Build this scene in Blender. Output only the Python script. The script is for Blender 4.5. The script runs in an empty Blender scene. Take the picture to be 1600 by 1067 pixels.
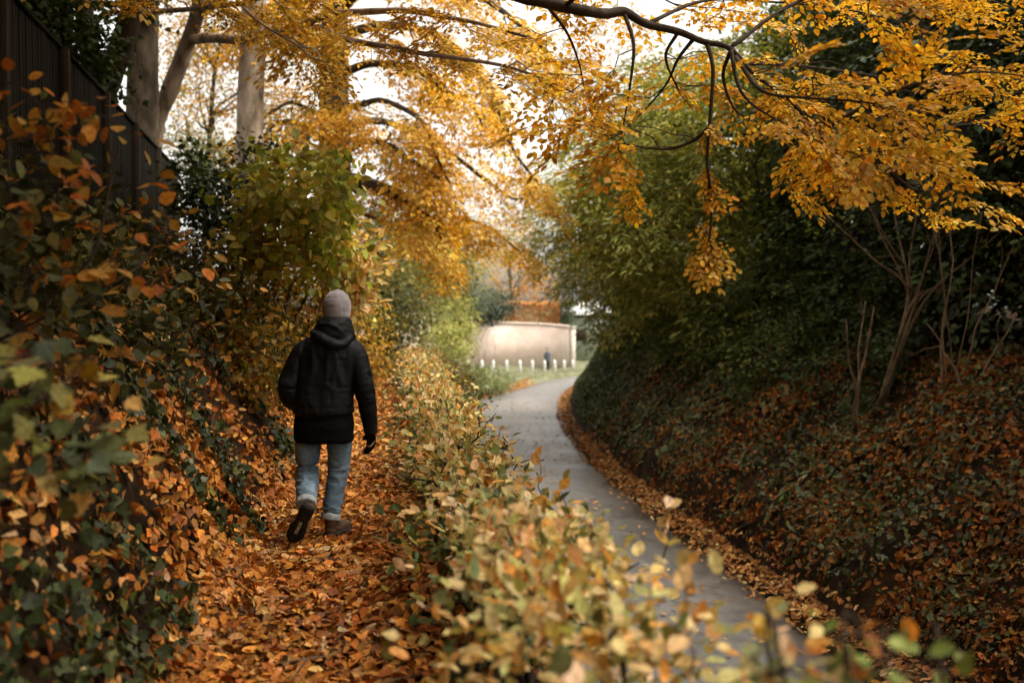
import bpy, math
import numpy as np
from mathutils import Vector, Matrix

SC = bpy.context.scene
COL = SC.collection
R = math.radians

# ------------------------------------------------------------------ camera
CAM_Z = 1.65
PITCH = R(1.75)
cam_data = bpy.data.cameras.new('camera')
cam_data.lens = 35.0
cam_data.sensor_width = 36.0
cam_data.clip_start = 0.05
cam_data.clip_end = 3000.0
cam_data.dof.use_dof = True
cam_data.dof.focus_distance = 7.35
cam_data.dof.aperture_fstop = 1.5
cam = bpy.data.objects.new('camera', cam_data)
COL.objects.link(cam)
cam.location = (0, 0, CAM_Z)
cam.rotation_euler = (math.pi / 2 - PITCH, 0, 0)
SC.camera = cam

# ------------------------------------------------------------------ world, sun, exposure
SUN_EL, SUN_AZ = R(60), R(104)          # azimuth measured from +Y towards +X
world = bpy.data.worlds.new('World')
SC.world = world
world.use_nodes = True
wn = world.node_tree
wn.nodes.clear()
w_out = wn.nodes.new('ShaderNodeOutputWorld')
w_bg = wn.nodes.new('ShaderNodeBackground')
w_sky = wn.nodes.new('ShaderNodeTexSky')
w_sky.sky_type = 'NISHITA'
w_sky.sun_disc = False
w_sky.sun_elevation = SUN_EL
w_sky.sun_rotation = SUN_AZ
w_sky.dust_density = 4.0
w_hs = wn.nodes.new('ShaderNodeHueSaturation')
w_hs.inputs['Saturation'].default_value = 0.12
wn.links.new(w_sky.outputs['Color'], w_hs.inputs['Color'])
w_tint = wn.nodes.new('ShaderNodeMix')          # warm white balance of an overcast day
w_tint.data_type = 'RGBA'
w_tint.blend_type = 'MULTIPLY'
w_tint.inputs[0].default_value = 1.0
w_tint.inputs[7].default_value = (1.0, 0.965, 0.885, 1)
wn.links.new(w_hs.outputs['Color'], w_tint.inputs[6])
wn.links.new(w_tint.outputs[2], w_bg.inputs['Color'])
w_bg.inputs['Strength'].default_value = 0.15
wn.links.new(w_bg.outputs['Background'], w_out.inputs['Surface'])

sun_data = bpy.data.lights.new('sun', 'SUN')
sun_data.energy = 1.5
sun_data.angle = R(25)
sun_data.color = (1.0, 0.95, 0.87)
sun = bpy.data.objects.new('sun', sun_data)
COL.objects.link(sun)
sun_dir = Vector((math.cos(SUN_EL) * math.sin(SUN_AZ), math.cos(SUN_EL) * math.cos(SUN_AZ), math.sin(SUN_EL)))
sun.rotation_euler = sun_dir.to_track_quat('Z', 'Y').to_euler()

SC.view_settings.view_transform = 'Standard'
SC.view_settings.look = 'None'
SC.view_settings.gamma = 1.0
SC.view_settings.use_curve_mapping = False
SC.view_settings.exposure = 1.46
SC.render.engine = 'CYCLES'
SC.cycles.use_denoising = True
SC.cycles.max_bounces = 5
SC.cycles.diffuse_bounces = 2
SC.cycles.glossy_bounces = 2
SC.cycles.transmission_bounces = 3
SC.cycles.use_adaptive_sampling = True
SC.cycles.adaptive_threshold = 0.02
SC.cycles.caustics_reflective = False
SC.cycles.caustics_refractive = False

# ------------------------------------------------------------------ helpers
F_PX = 35.0 / 36.0 * 1600.0
CP, SP = math.cos(PITCH), math.sin(PITCH)


def at(x, y, d):
    """World point whose picture position is (x, y) of 1600x1067, d metres away along +Y."""
    xc, yc = (x - 800) / F_PX, (533.5 - y) / F_PX
    s = d / (yc * SP + CP)
    return np.array([xc * s, d, CAM_Z + s * (yc * CP - SP)])


def norm(a):
    return a / np.maximum(np.linalg.norm(a, axis=-1, keepdims=True), 1e-9)


def hash3(i, j, k, seed):
    n = (i * 374761393 + j * 668265263 + k * 2147483647 + seed * 974711) & 0x7fffffff
    n = ((n ^ (n >> 13)) * 1274126177) & 0x7fffffff
    n = n ^ (n >> 16)
    return (n & 0xffff) / 65535.0


def vnoise(p, scale=1.0, seed=0):
    """Value noise in 0..1 for an (n,3) array."""
    q = np.asarray(p, float) / scale
    i = np.floor(q).astype(np.int64)
    f = q - i
    f = f * f * (3 - 2 * f)
    r = 0
    for dx in (0, 1):
        for dy in (0, 1):
            for dz in (0, 1):
                w = (f[:, 0] if dx else 1 - f[:, 0]) * (f[:, 1] if dy else 1 - f[:, 1]) * (f[:, 2] if dz else 1 - f[:, 2])
                r = r + w * hash3(i[:, 0] + dx, i[:, 1] + dy, i[:, 2] + dz, seed)
    return r


def link(o, parent=None):
    COL.objects.link(o)
    if parent is not None:
        o.parent = parent
    return o


def mesh_obj(name, chunks, mat, parent=None, smooth=False, origin=None, colors=None, uvs=None):
    """chunks: list of (verts (n,3), faces (m,k)). ONE mesh object. Vertices in world space."""
    vs, lv, ls, lt, off, lo = [], [], [], [], 0, 0
    for v, f in chunks:
        v = np.asarray(v, np.float32).reshape(-1, 3)
        f = np.asarray(f, np.int64)
        if len(f) == 0:
            continue
        k = f.shape[1]
        vs.append(v)
        lv.append((f + off).ravel())
        ls.append(lo + np.arange(len(f)) * k)
        lt.append(np.full(len(f), k))
        off += len(v)
        lo += len(f) * k
    V = np.concatenate(vs)
    if parent is not None:
        pl = np.array(parent_origin(parent), np.float32)
        V = V - pl
    elif origin is not None:
        V = V - np.asarray(origin, np.float32)
    me = bpy.data.meshes.new(name)
    me.vertices.add(len(V))
    me.vertices.foreach_set('co', V.ravel())
    LV = np.concatenate(lv)
    me.loops.add(len(LV))
    me.loops.foreach_set('vertex_index', LV.astype(np.int32))
    LS = np.concatenate(ls)
    me.polygons.add(len(LS))
    me.polygons.foreach_set('loop_start', LS.astype(np.int32))
    me.polygons.foreach_set('loop_total', np.concatenate(lt).astype(np.int32))
    if smooth:
        me.polygons.foreach_set('use_smooth', np.ones(len(LS), bool))
    if colors is not None:
        a = me.attributes.new('Col', 'FLOAT_COLOR', 'POINT')
        C = np.concatenate([np.asarray(colors, np.float32), np.ones((len(colors), 1), np.float32)], 1)
        a.data.foreach_set('color', C.ravel())
    me.update(calc_edges=True)
    if mat is not None:
        me.materials.append(mat)
    o = bpy.data.objects.new(name, me)
    if origin is not None and parent is None:
        o.location = [float(c) for c in origin]
    return link(o, parent)


def parent_origin(p):
    o = Vector((0, 0, 0))
    while p is not None:
        o = o + p.location
        p = p.parent
    return o


def tag(o, label=None, cat=None, group=None, kind=None):
    if label: o['label'] = label
    if cat: o['category'] = cat
    if group: o['group'] = group
    if kind: o['kind'] = kind
    return o


def thing(name, loc, label, cat, group=None):
    o = bpy.data.objects.new(name, None)
    o.empty_display_size = 0.2
    o.location = [float(c) for c in loc]
    link(o)
    return tag(o, label, cat, group)


def tube(pts, rad, sides=8, cap=True, wob=0.0, rng=None):
    """Swept tube. rad: scalar/array, or (n,2) for elliptic (side, fore)."""
    P = np.asarray(pts, float)
    n = len(P)
    r = np.asarray(rad, float)
    if r.ndim == 0:
        r = np.full(n, float(r))
    if r.ndim == 1:
        r = np.stack([r, r], 1)
    T = norm(np.gradient(P, axis=0))
    ref = np.array([0, 0, 1.0]) if abs(T[:, 2]).mean() < 0.8 else np.array([0, 1.0, 0])
    A = norm(np.cross(T, ref))
    B = np.cross(A, T)
    a = np.linspace(0, 2 * np.pi, sides, endpoint=False)
    rr = np.ones((n, sides))
    if wob and rng is not None:
        rr += rng.uniform(-wob, wob, (n, sides))
    V = P[:, None] + (np.cos(a)[None, :] * rr * r[:, :1])[..., None] * A[:, None] + (np.sin(a)[None, :] * rr * r[:, 1:])[..., None] * B[:, None]
    V = V.reshape(-1, 3)
    i, j = np.meshgrid(np.arange(n - 1), np.arange(sides), indexing='ij')
    j2 = (j + 1) % sides
    Fq = np.stack([i * sides + j, i * sides + j2, (i + 1) * sides + j2, (i + 1) * sides + j], -1).reshape(-1, 4)
    if cap:
        V = np.concatenate([V, P[:1], P[-1:]])
        c0, c1 = n * sides, n * sides + 1
        jj = np.arange(sides); j3 = (jj + 1) % sides
        f0 = np.stack([np.full(sides, c0), j3, jj, jj], -1)[:, :3]
        f1 = np.stack([np.full(sides, c1), (n - 1) * sides + jj, (n - 1) * sides + j3], -1)
        return [(V, Fq), (V[:0], f0)], V, Fq, np.concatenate([f0, f1])
    return None, V, Fq, np.zeros((0, 3), int)


class Tubes:
    """Collects tubes; quads and caps share the vertex buffer."""
    def __init__(self):
        self.v, self.q, self.t, self.n = [], [], [], 0

    def add(self, pts, rad, sides=8, cap=True, wob=0.0, rng=None):
        _, V, q, t = tube(pts, rad, sides, cap, wob, rng)
        self.v.append(V); self.q.append(q + self.n); self.t.append(t + self.n)
        self.n += len(V)

    def addmesh(self, V, q=None, t=None):
        V = np.asarray(V, float)
        self.v.append(V)
        if q is not None: self.q.append(np.asarray(q) + self.n)
        if t is not None: self.t.append(np.asarray(t) + self.n)
        self.n += len(V)

    def box(self, lo, hi, rot=None, loc=None):
        x0, y0, z0 = lo; x1, y1, z1 = hi
        V = np.array([[x0, y0, z0], [x1, y0, z0], [x1, y1, z0], [x0, y1, z0], [x0, y0, z1], [x1, y0, z1], [x1, y1, z1], [x0, y1, z1]], float)
        if rot is not None: V = V @ np.asarray(rot).T
        if loc is not None: V = V + np.asarray(loc)
        q = np.array([[0, 3, 2, 1], [4, 5, 6, 7], [0, 1, 5, 4], [1, 2, 6, 5], [2, 3, 7, 6], [3, 0, 4, 7]])
        self.addmesh(V, q)

    def build(self, name, mat, parent=None, smooth=True, **k):
        V = np.concatenate(self.v)
        ch = []
        Q = np.concatenate(self.q) if self.q else np.zeros((0, 4), int)
        T = np.concatenate(self.t) if self.t else np.zeros((0, 3), int)
        first = True
        for f in (Q, T):
            if len(f):
                ch.append((V if first else np.zeros((0, 3)), f if first else f - len(V)))
                first = False
        return mesh_obj(name, ch, mat, parent, smooth, **k)


def curve(ctrl, n=12):
    """Catmull-Rom through control points (m,k) -> (n*(m-1)+1,k)."""
    P = np.asarray(ctrl, float)
    P = np.concatenate([2 * P[:1] - P[1:2], P, 2 * P[-1:] - P[-2:-1]])
    out = []
    t = np.linspace(0, 1, n, endpoint=False)[:, None]
    for i in range(1, len(P) - 2):
        a, b, c, d = P[i - 1], P[i], P[i + 1], P[i + 2]
        out.append(0.5 * (2 * b + (c - a) * t + (2 * a - 5 * b + 4 * c - d) * t ** 2 + (3 * b - a - 3 * c + d) * t ** 3))
    out.append(P[-2:-1])
    return np.concatenate(out)


# ------------------------------------------------------------------ materials
def mat(name):
    m = bpy.data.materials.new(name)
    m.use_nodes = True
    nt = m.node_tree
    nt.nodes.clear()
    return m, nt, nt.nodes.new('ShaderNodeOutputMaterial')


def N(nt, kind, **k):
    n = nt.nodes.new(kind)
    for a, v in k.items():
        if a in n.inputs:
            n.inputs[a].default_value = v
        else:
            setattr(n, a, v)
    return n


def ramp(nt, src, stops):
    r = nt.nodes.new('ShaderNodeValToRGB')
    e = r.color_ramp.elements
    while len(e) < len(stops):
        e.new(0.5)
    for el, (p, c) in zip(e, stops):
        el.position = p
        el.color = (c[0], c[1], c[2], 1)
    nt.links.new(src, r.inputs[0])
    return r.outputs[0]


def leaf_mat(name, trans=0.35, rough=0.5, spec=0.3, tint=(1.1, 0.95, 0.5)):
    m, nt, out = mat(name)
    at_ = N(nt, 'ShaderNodeAttribute', attribute_name='Col')
    geo = N(nt, 'ShaderNodeTexCoord')
    no = N(nt, 'ShaderNodeTexNoise', Scale=60.0, Detail=2.0)
    nt.links.new(geo.outputs['Object'], no.inputs['Vector'])
    br = ramp(nt, no.outputs[0], [(0.3, (0.62, 0.55, 0.5)), (0.7, (1.15, 1.12, 1.1))])
    mul = N(nt, 'ShaderNodeMix', data_type='RGBA', blend_type='MULTIPLY')
    mul.inputs[0].default_value = 1.0
    nt.links.new(at_.outputs['Color'], mul.inputs[6]); nt.links.new(br, mul.inputs[7])
    p = N(nt, 'ShaderNodeBsdfPrincipled', Roughness=rough)
    p.inputs['Specular IOR Level'].default_value = spec
    nt.links.new(mul.outputs[2], p.inputs['Base Color'])
    if trans > 0:
        t = N(nt, 'ShaderNodeBsdfTranslucent')
        tm = N(nt, 'ShaderNodeMix', data_type='RGBA', blend_type='MULTIPLY')
        tm.inputs[0].default_value = 1.0
        tm.inputs[7].default_value = (*tint, 1)
        nt.links.new(mul.outputs[2], tm.inputs[6])
        nt.links.new(tm.outputs[2], t.inputs['Color'])
        mx = N(nt, 'ShaderNodeMixShader'); mx.inputs[0].default_value = trans
        nt.links.new(p.outputs[0], mx.inputs[1]); nt.links.new(t.outputs[0], mx.inputs[2])
        nt.links.new(mx.outputs[0], out.inputs[0])
    else:
        nt.links.new(p.outputs[0], out.inputs[0])
    return m


def solid_mat(name, stops, scale=8.0, rough=0.8, bump=0.0, stretch=(1, 1, 1), detail=5.0, spec=0.3, bump_scale=None, coord='Object'):
    if rough >= .8: spec = min(spec, .1)
    m, nt, out = mat(name)
    tc = N(nt, 'ShaderNodeTexCoord')
    mp = N(nt, 'ShaderNodeMapping'); mp.inputs['Scale'].default_value = stretch
    nt.links.new(tc.outputs[coord], mp.inputs['Vector'])
    no = N(nt, 'ShaderNodeTexNoise', Scale=scale, Detail=detail, Roughness=0.62)
    nt.links.new(mp.outputs[0], no.inputs['Vector'])
    c = ramp(nt, no.outputs[0], stops)
    p = N(nt, 'ShaderNodeBsdfPrincipled', Roughness=rough)
    p.inputs['Specular IOR Level'].default_value = spec
    nt.links.new(c, p.inputs['Base Color'])
    if bump:
        b = N(nt, 'ShaderNodeBump', Strength=bump, Distance=0.02)
        src = no
        if bump_scale:
            src = N(nt, 'ShaderNodeTexNoise', Scale=bump_scale, Detail=4.0)
            nt.links.new(mp.outputs[0], src.inputs['Vector'])
        nt.links.new(src.outputs[0], b.inputs['Height'])
        nt.links.new(b.outputs[0], p.inputs['Normal'])
    nt.links.new(p.outputs[0], out.inputs[0])
    return m


M = {}
M['leaf'] = leaf_mat('autumn_leaf', 0.42, .5, .2)
M['leaf_green'] = leaf_mat('green_leaf', 0.3, 0.6, 0.15, (1.1, 1.1, 0.5))
M['leaf_glossy'] = leaf_mat('glossy_leaf', 0.12, 0.5, 0.22, (1.0, 1.1, 0.5))
M['litter'] = leaf_mat('fallen_leaf', 0.08, 0.6, 0.2)
M['soil'] = solid_mat('soil', [(0.3, (0.016, 0.009, 0.005)), (0.7, (0.06, 0.033, 0.016))], 3.0, 0.95, 0.6, bump_scale=25)
M['path'] = solid_mat('path_soil', [(0.3, (0.05, 0.022, 0.008)), (0.7, (0.16, 0.065, 0.018))], 14.0, 0.95, 0.8, bump_scale=30)
M['bark'] = solid_mat('beech_bark', [(0.3, (0.02, 0.018, 0.01)), (0.45, (0.06, 0.046, 0.03)), (0.56, (0.12, 0.092, 0.064)), (0.7, (0.17, 0.145, 0.105))], 4.5, 0.85, 0.5, (1, 1, 0.35), bump_scale=14)
M['bark_dark'] = solid_mat('dark_bark', [(0.3, (0.018, 0.013, 0.009)), (0.7, (0.075, 0.055, 0.038))], 5.0, 0.9, 0.7, (1, 1, 0.3), bump_scale=16)
M['bark_pale'] = solid_mat('pale_bark', [(0.3, (0.06, 0.045, 0.028)), (0.47, (0.2, 0.15, 0.105)), (0.66, (0.36, 0.285, 0.21))], 4.0, 0.85, 0.4, (1, 1, 0.4), bump_scale=20)
M['twig'] = solid_mat('twig', [(0.3, (0.015, 0.01, 0.007)), (0.7, (0.05, 0.033, 0.02))], 12.0, 0.8)
M['twig_tan'] = solid_mat('tan_twig', [(0.3, (0.07, 0.045, 0.025)), (0.7, (0.21, 0.14, 0.08))], 12.0, 0.8)
M['fence'] = solid_mat('weathered_boards', [(0.35, (0.004, 0.0035, 0.0025)), (0.6, (0.009, 0.007, 0.004)), (0.8, (0.045, 0.03, 0.015))], 3.0, 0.85, 0.6, (14, 14, 0.35))
M['post'] = solid_mat('fence_post', [(0.3, (0.012, 0.009, 0.005)), (0.75, (0.045, 0.033, 0.02))], 6.0, 0.85, 0.5, (6, 6, 0.4))
M['white'] = solid_mat('white_paint', [(0.3, (0.62, 0.6, 0.56)), (0.7, (0.8, 0.79, 0.76))], 6.0, 0.6)

# tarmac: pale worn wheel tracks, damp darker edges, fine aggregate
m, nt, out = mat('tarmac')
tc = N(nt, 'ShaderNodeTexCoord')
n1 = N(nt, 'ShaderNodeTexNoise', Scale=0.55, Detail=6.0, Roughness=0.65)
n2 = N(nt, 'ShaderNodeTexNoise', Scale=130.0, Detail=2.0)
n3 = N(nt, 'ShaderNodeTexNoise', Scale=5.0, Detail=5.0, Roughness=0.7)
for q in (n1, n2, n3):
    nt.links.new(tc.outputs['Object'], q.inputs['Vector'])
c1 = ramp(nt, n1.outputs[0], [(0.3, (0.1, 0.092, 0.085)), (0.7, (0.22, 0.208, 0.197))])
c2 = ramp(nt, n2.outputs[0], [(0.3, (0.65, 0.64, 0.63)), (0.7, (1.2, 1.2, 1.2))])
c3 = ramp(nt, n3.outputs[0], [(0.3, (0.6, 0.57, 0.54)), (0.6, (1.08, 1.08, 1.08))])
mu = N(nt, 'ShaderNodeMix', data_type='RGBA', blend_type='MULTIPLY'); mu.inputs[0].default_value = 1
nt.links.new(c1, mu.inputs[6]); nt.links.new(c2, mu.inputs[7])
mu2 = N(nt, 'ShaderNodeMix', data_type='RGBA', blend_type='MULTIPLY'); mu2.inputs[0].default_value = 1
nt.links.new(mu.outputs[2], mu2.inputs[6]); nt.links.new(c3, mu2.inputs[7])
ae = N(nt, 'ShaderNodeAttribute', attribute_name='Col')      # red = distance from the middle of the lane (worn centre, dirty edge)
ed = ramp(nt, ae.outputs['Fac'], [(0.5, (1, 1, 1)), (0.8, (.72, .66, .6)), (0.97, (0.36, 0.29, 0.22))])
mu3 = N(nt, 'ShaderNodeMix', data_type='RGBA', blend_type='MULTIPLY'); mu3.inputs[0].default_value = 1
nt.links.new(mu2.outputs[2], mu3.inputs[6]); nt.links.new(ed, mu3.inputs[7])
p = N(nt, 'ShaderNodeBsdfPrincipled', Roughness=0.55)
nt.links.new(mu3.outputs[2], p.inputs['Base Color'])
rg = ramp(nt, n1.outputs[0], [(0.3, (0.3,) * 3), (0.7, (0.55,) * 3)])
nt.links.new(rg, p.inputs['Roughness'])
bp = N(nt, 'ShaderNodeBump', Strength=0.25, Distance=0.01)
nt.links.new(n2.outputs[0], bp.inputs['Height']); nt.links.new(bp.outputs[0], p.inputs['Normal'])
nt.links.new(p.outputs[0], out.inputs[0])
M['tarmac'] = m

# ------------------------------------------------------------------ leaf templates (x across, y along, z up), unit length
def T_(v, f):
    return np.array(v, float), np.array(f)

# oval leaf folded along the midrib, tip curling
L_OVAL = T_([(0, 0, 0), (.26, .3, .05), (.27, .62, .04), (0, 1, -.09), (-.27, .62, .04), (-.26, .3, .05)], [(0, 1, 2, 3), (0, 3, 4, 5)])
_bq = [(0, 3, 4, 1), (1, 4, 5, 2), (0, 1, 7, 6), (1, 2, 8, 7)]
L_BEECH = T_([(0, 0, 0), (0, .5, -.03), (0, 1, -.1), (.21, .17, .03), (.31, .5, .06), (.2, .82, -.01), (-.21, .17, .03), (-.31, .5, .06), (-.2, .82, -.01)], _bq)
L_BEECH2 = T_([(0, 0, 0), (.02, .5, .05), (.05, 1, .16), (.2, .15, .1), (.29, .48, .13), (.22, .8, .2), (-.2, .2, .02), (-.26, .52, .16), (-.16, .84, .1)], _bq)
L_OVAL2 = T_([(0, 0, 0), (.3, .3, .1), (.24, .7, .0), (0, 1, .12), (-.22, .66, .12), (-.3, .28, -.02)], [(0, 1, 2, 3), (0, 3, 4, 5)])
L_CURL = T_([(0, 0, 0), (.22, .3, .2), (.2, .7, .22), (0, 1, .1), (-.24, .65, .1), (-.2, .3, .16)], [(0, 1, 2, 3), (0, 3, 4, 5)])
L_SLIM = T_([(0, 0, 0), (.15, .32, .04), (.14, .65, .03), (0, 1, -.08), (-.14, .65, .03), (-.15, .32, .04)], [(0, 1, 2, 3), (0, 3, 4, 5)])
L_FAR = T_([(0, 0, 0), (.3, .5, .04), (0, 1, 0), (-.3, .5, .04)], [(0, 1, 2, 3)])
_o = [(0, 0), (.1, .1), (.26, .1), (.33, .3), (.3, .55), (.16, .84), (0, 1), (-.16, .84), (-.3, .55), (-.33, .3), (-.26, .1), (-.1, .1)]
# smooth round-toothed leaf for close range: centre line + outline fan in quads
def fan(outline, cx=0, cy=.4, dz=-.04, fold=.12):
    v = [(cx, cy, dz)] + [(x, y, fold * abs(x) - .1 * max(0, y - .6)) for x, y in outline]
    n = len(outline)
    return T_(v, [(0, 1 + i, 1 + (i + 1) % n) for i in range(n)])
L_ROUND = fan([(0, 0), (.16, .06), (.3, .2), (.36, .4), (.31, .62), (.17, .84), (0, 1), (-.17, .84), (-.31, .62), (-.36, .4), (-.3, .2), (-.16, .06)])
L_MAPLE = fan([(0, 0), (.12, .1), (.34, .05), (.3, .2), (.52, .34), (.5, .48), (.3, .52), (.32, .68), (.2, .72), (.1, .9), (0, 1),
               (-.1, .9), (-.2, .72), (-.32, .68), (-.3, .52), (-.5, .48), (-.52, .34), (-.3, .2), (-.34, .05), (-.12, .1)])
L_IVY = fan([(0, .08), (.2, 0), (.34, .1), (.5, .42), (.26, .5), (0, 1), (-.26, .5), (-.5, .42), (-.34, .1), (-.2, 0)], cy=.35, fold=.1)


class Leaves:
    def __init__(self):
        self.d = {}

    def add(self, key, tmpl, P, D, Nn, S, C):
        if len(P) == 0: return
        self.d.setdefault(key, (tmpl, []))[1].append((P, D, Nn, S, C))

    def build(self, name, m, parent=None, twigs=None, **k):
        vs, cs, off, ch = [], [], 0, []
        for tmpl, lst in self.d.values():
            P, D, Nn, S, C = [np.concatenate([np.asarray(l[i], np.float32) for l in lst]) for i in range(5)]
            y = norm(D); x = norm(np.cross(y, Nn)); z = np.cross(x, y)
            tv, tf = tmpl
            tv = tv.astype(np.float32)
            V = P[:, None] + S[:, None, None] * (tv[None, :, :1] * x[:, None] + tv[None, :, 1:2] * y[:, None] + tv[None, :, 2:] * z[:, None])
            n, kk = len(P), len(tv)
            Fc = (np.arange(n)[:, None, None] * kk + tf[None]).reshape(-1, tf.shape[1])
            ch.append((V.reshape(-1, 3), Fc))
            cs.append(np.repeat(C, kk, 0))
        return mesh_obj(name, ch, m, parent, False, colors=np.concatenate(cs), **k)


def palette(rng, P, cols, weights, jit=0.25, clump=0.6, scale=0.5, seed=0):
    """Natural leaf colours: a random pick plus a slow drift between neighbouring clumps."""
    cols = np.array(cols, float); w = np.cumsum(np.array(weights, float) / sum(weights))
    u = rng.random(len(P))
    v = vnoise(P, scale, seed)
    v = np.clip((v - 0.5) * 1.5 + 0.5, 0, 0.999)
    u = np.clip(u * (1 - clump) + v * clump, 0, 0.9999)
    idx = np.searchsorted(w, u)
    C = cols[np.clip(idx, 0, len(cols) - 1)]
    return C * np.exp(rng.normal(0, jit, (len(P), 1))) * np.exp(rng.normal(0, jit * 0.25, (len(P), 3)))


ORANGE = ([(.64, .34, .026), (.7, .43, .042), (.7, .5, .09), (.56, .24, .018), (.44, .15, .015)], [3, 4, 3.4, 1.2, .4])
GOLD = ([(.5, .36, .05), (.55, .3, .03), (.42, .36, .06), (.5, .2, .02), (.28, .3, .05)], [3, 3, 2, 1.5, 1])
RUST = ([(.42, .15, .022), (.5, .21, .036), (.33, .1, .016), (.54, .3, .1), (.2, .075, .022), (.54, .37, .2), (.42, .11, .016)], [4, 4, 2, 2.1, 1.1, .9, .4])
LIME = ([(.4, .42, .07), (.5, .46, .1), (.28, .34, .05), (.52, .38, .08), (.16, .2, .03)], [3, 3, 3, 1.2, 1])
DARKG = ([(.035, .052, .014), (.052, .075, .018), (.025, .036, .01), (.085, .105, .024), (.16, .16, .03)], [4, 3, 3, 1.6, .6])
MIDG = ([(.09, .13, .04), (.13, .17, .05), (.06, .09, .03), (.2, .2, .06), (.26, .2, .05)], [4, 3, 2, 1.5, .7])
HEDGE = ([(.64, .42, .16), (.62, .51, .23), (.42, .42, .15), (.58, .29, .07), (.17, .2, .08), (.68, .51, .3), (.07, .09, .035)], [2.6, 2.8, 2.0, 1.3, 1.5, 2.2, 1.6])
# ------------------------------------------------------------------ lie of the land
def lerp(tab):
    xs, ys = zip(*tab)
    return lambda y: np.interp(y, xs, ys)

road_z = lerp([(-60, -1.9), (20, -1.9), (70, -3.1), (120, -3.4)])
R_edge = lerp([(-60, 12), (0, 4.7), (5, 4.0), (12.4, 3.0), (17, 2.38), (20.5, 2.0), (24, 1.8), (27, 1.73), (32, 1.7), (37.7, 1.78), (44.8, 2.15), (50, 2.55), (55, 3.1), (60, 3.8), (64, 4.6), (68, 5.8), (72, 7.6), (80, 13), (120, 45)])
_Lr = lerp([(-60, 9), (0, 1.55), (12.4, -.15), (16, -.65), (20.5, -1.2), (24, -1.42), (27, -1.55), (32, -1.75), (37, -2.05), (41, -2.15), (44.8, -2.0), (48, -1.5), (55, 0.1), (60, 1.0), (64, 1.75), (68, 2.7), (72, 4.0), (80, 9.0), (120, 40)])
L_edge = _Lr
path_c = lerp([(-60, 6.7), (0, -.42), (25, -3.42), (37, -3.45), (50, -4.4), (70, -6), (120, -8)])
path_z = lerp([(-60, 0), (22, 0), (34, -.5), (50, -1.6), (70, -2.8), (120, -3.2)])
bank_l = lerp([(-60, 2.25), (18, 2.25), (30, 1.9), (50, 0.4), (64, -1.6), (76, -3.1), (120, -3.2)])
fence_x = lambda y: -5.6 + 0.2 * (16.5 - y) if np.isscalar(y) else np.where(y < 22, -5.6 + 0.2 * (16.5 - y), -6.7 - 0.05 * (y - 22))
bank_r = lerp([(-60, 2.7), (18, 2.6), (40, 2.6), (50, 1.9), (60, .7), (66, .1), (120, 0)])
bank_rw = lerp([(-60, 3.0), (16, 2.9), (24, 2.1), (32, 1.4), (42, 1.3), (56, 2), (120, 2)])
PW = 0.56


def sstep(t):
    t = np.clip(t, 0, 1)
    return t * t * (3 - 2 * t)


def ground(x, y, detail=True):
    x = np.asarray(x, float); y = np.asarray(y, float)
    x, y = np.broadcast_arrays(x, y)
    pc, zp, zr, Lx, Rx = path_c(y), path_z(y), road_z(y), L_edge(y), R_edge(y)
    fx, zl = fence_x(y), bank_l(y)
    pl, pr = pc - PW, pc + PW
    fx = np.minimum(fx, pl - .9)
    Lx = np.maximum(Lx, pr + .55)
    bx = Rx + .55
    bw, bh = bank_rw(y), bank_r(y)
    knots = [(fx - 8, zl + .5), (fx - .3, zl + .05), (fx + (pl - fx) * .5, zp + (zl - zp) * .62), (pl - .12, zp + .1), (pl + .1, zp), (pr, zp), (pr + .5, zp - .12),
             (Lx - .15, zr + .1), (Lx, zr - .03), (Rx, zr - .03), (bx, zr + .1), (bx + bw * .12, zr + .1 + bh * .22), (bx + bw, zr + bh), (bx + bw + 9, zr + bh + 1.2 * np.clip(bh, 0, 1))]
    z = np.array(knots[0][1], float).copy()
    for (x0, z0), (x1, z1) in zip(knots[:-1], knots[1:]):
        z = z + np.clip((x - x0) / np.maximum(x1 - x0, 1e-3), 0, 1) * (z1 - z0)
    # far country: level field rising slowly to a low ridge
    far = sstep((y - 84) / 30)
    fieldz = -3.6 + 4.5 * sstep((y - 140) / 420) + 1.5 * sstep((x - 60) / 200)
    z = z * (1 - far) + fieldz * far
    # garden terrace behind the brick wall
    ter = sstep((y - np.interp(x, [-30, -6, 1.5, 4.9], [79.6, 79.6, 84, 82]) - .6) / .5) * (1 - sstep((x - 4.6) / .5)) * (1 - sstep((y - 130) / 20))
    z = z * (1 - ter) + 0.1 * ter
    if detail:
        p = np.stack([x.ravel(), y.ravel(), 0 * x.ravel()], 1)
        nz = (vnoise(p, 1.1, 1) - .5) * .46 + (vnoise(p, .35, 2) - .5) * .2
        nz = nz.reshape(x.shape)
        calm = np.maximum(np.exp(-((x - pc) / .5) ** 4) * .8, ((x > Lx - .1) & (x < bx)) * 1.0)
        z = z + nz * (1 - calm) * (y < 110)
    return z


def gnormal(x, y):
    e = .12
    zx = (ground(x + e, y) - ground(x - e, y)) / (2 * e)
    zy = (ground(x, y + e) - ground(x, y - e)) / (2 * e)
    return norm(np.stack([-zx, -zy, np.ones_like(zx)], -1))


def grid_mesh(name, xs, ys, m, zf):
    X, Y = np.meshgrid(xs, ys)
    Z = zf(X, Y)
    V = np.stack([X, Y, Z], -1).reshape(-1, 3)
    nx, ny = len(xs), len(ys)
    i, j = np.meshgrid(np.arange(ny - 1), np.arange(nx - 1), indexing='ij')
    a = i * nx + j
    Fq = np.stack([a, a + 1, a + nx + 1, a + nx], -1).reshape(-1, 4)
    return mesh_obj(name, [(V, Fq)], m, smooth=True)

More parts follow.
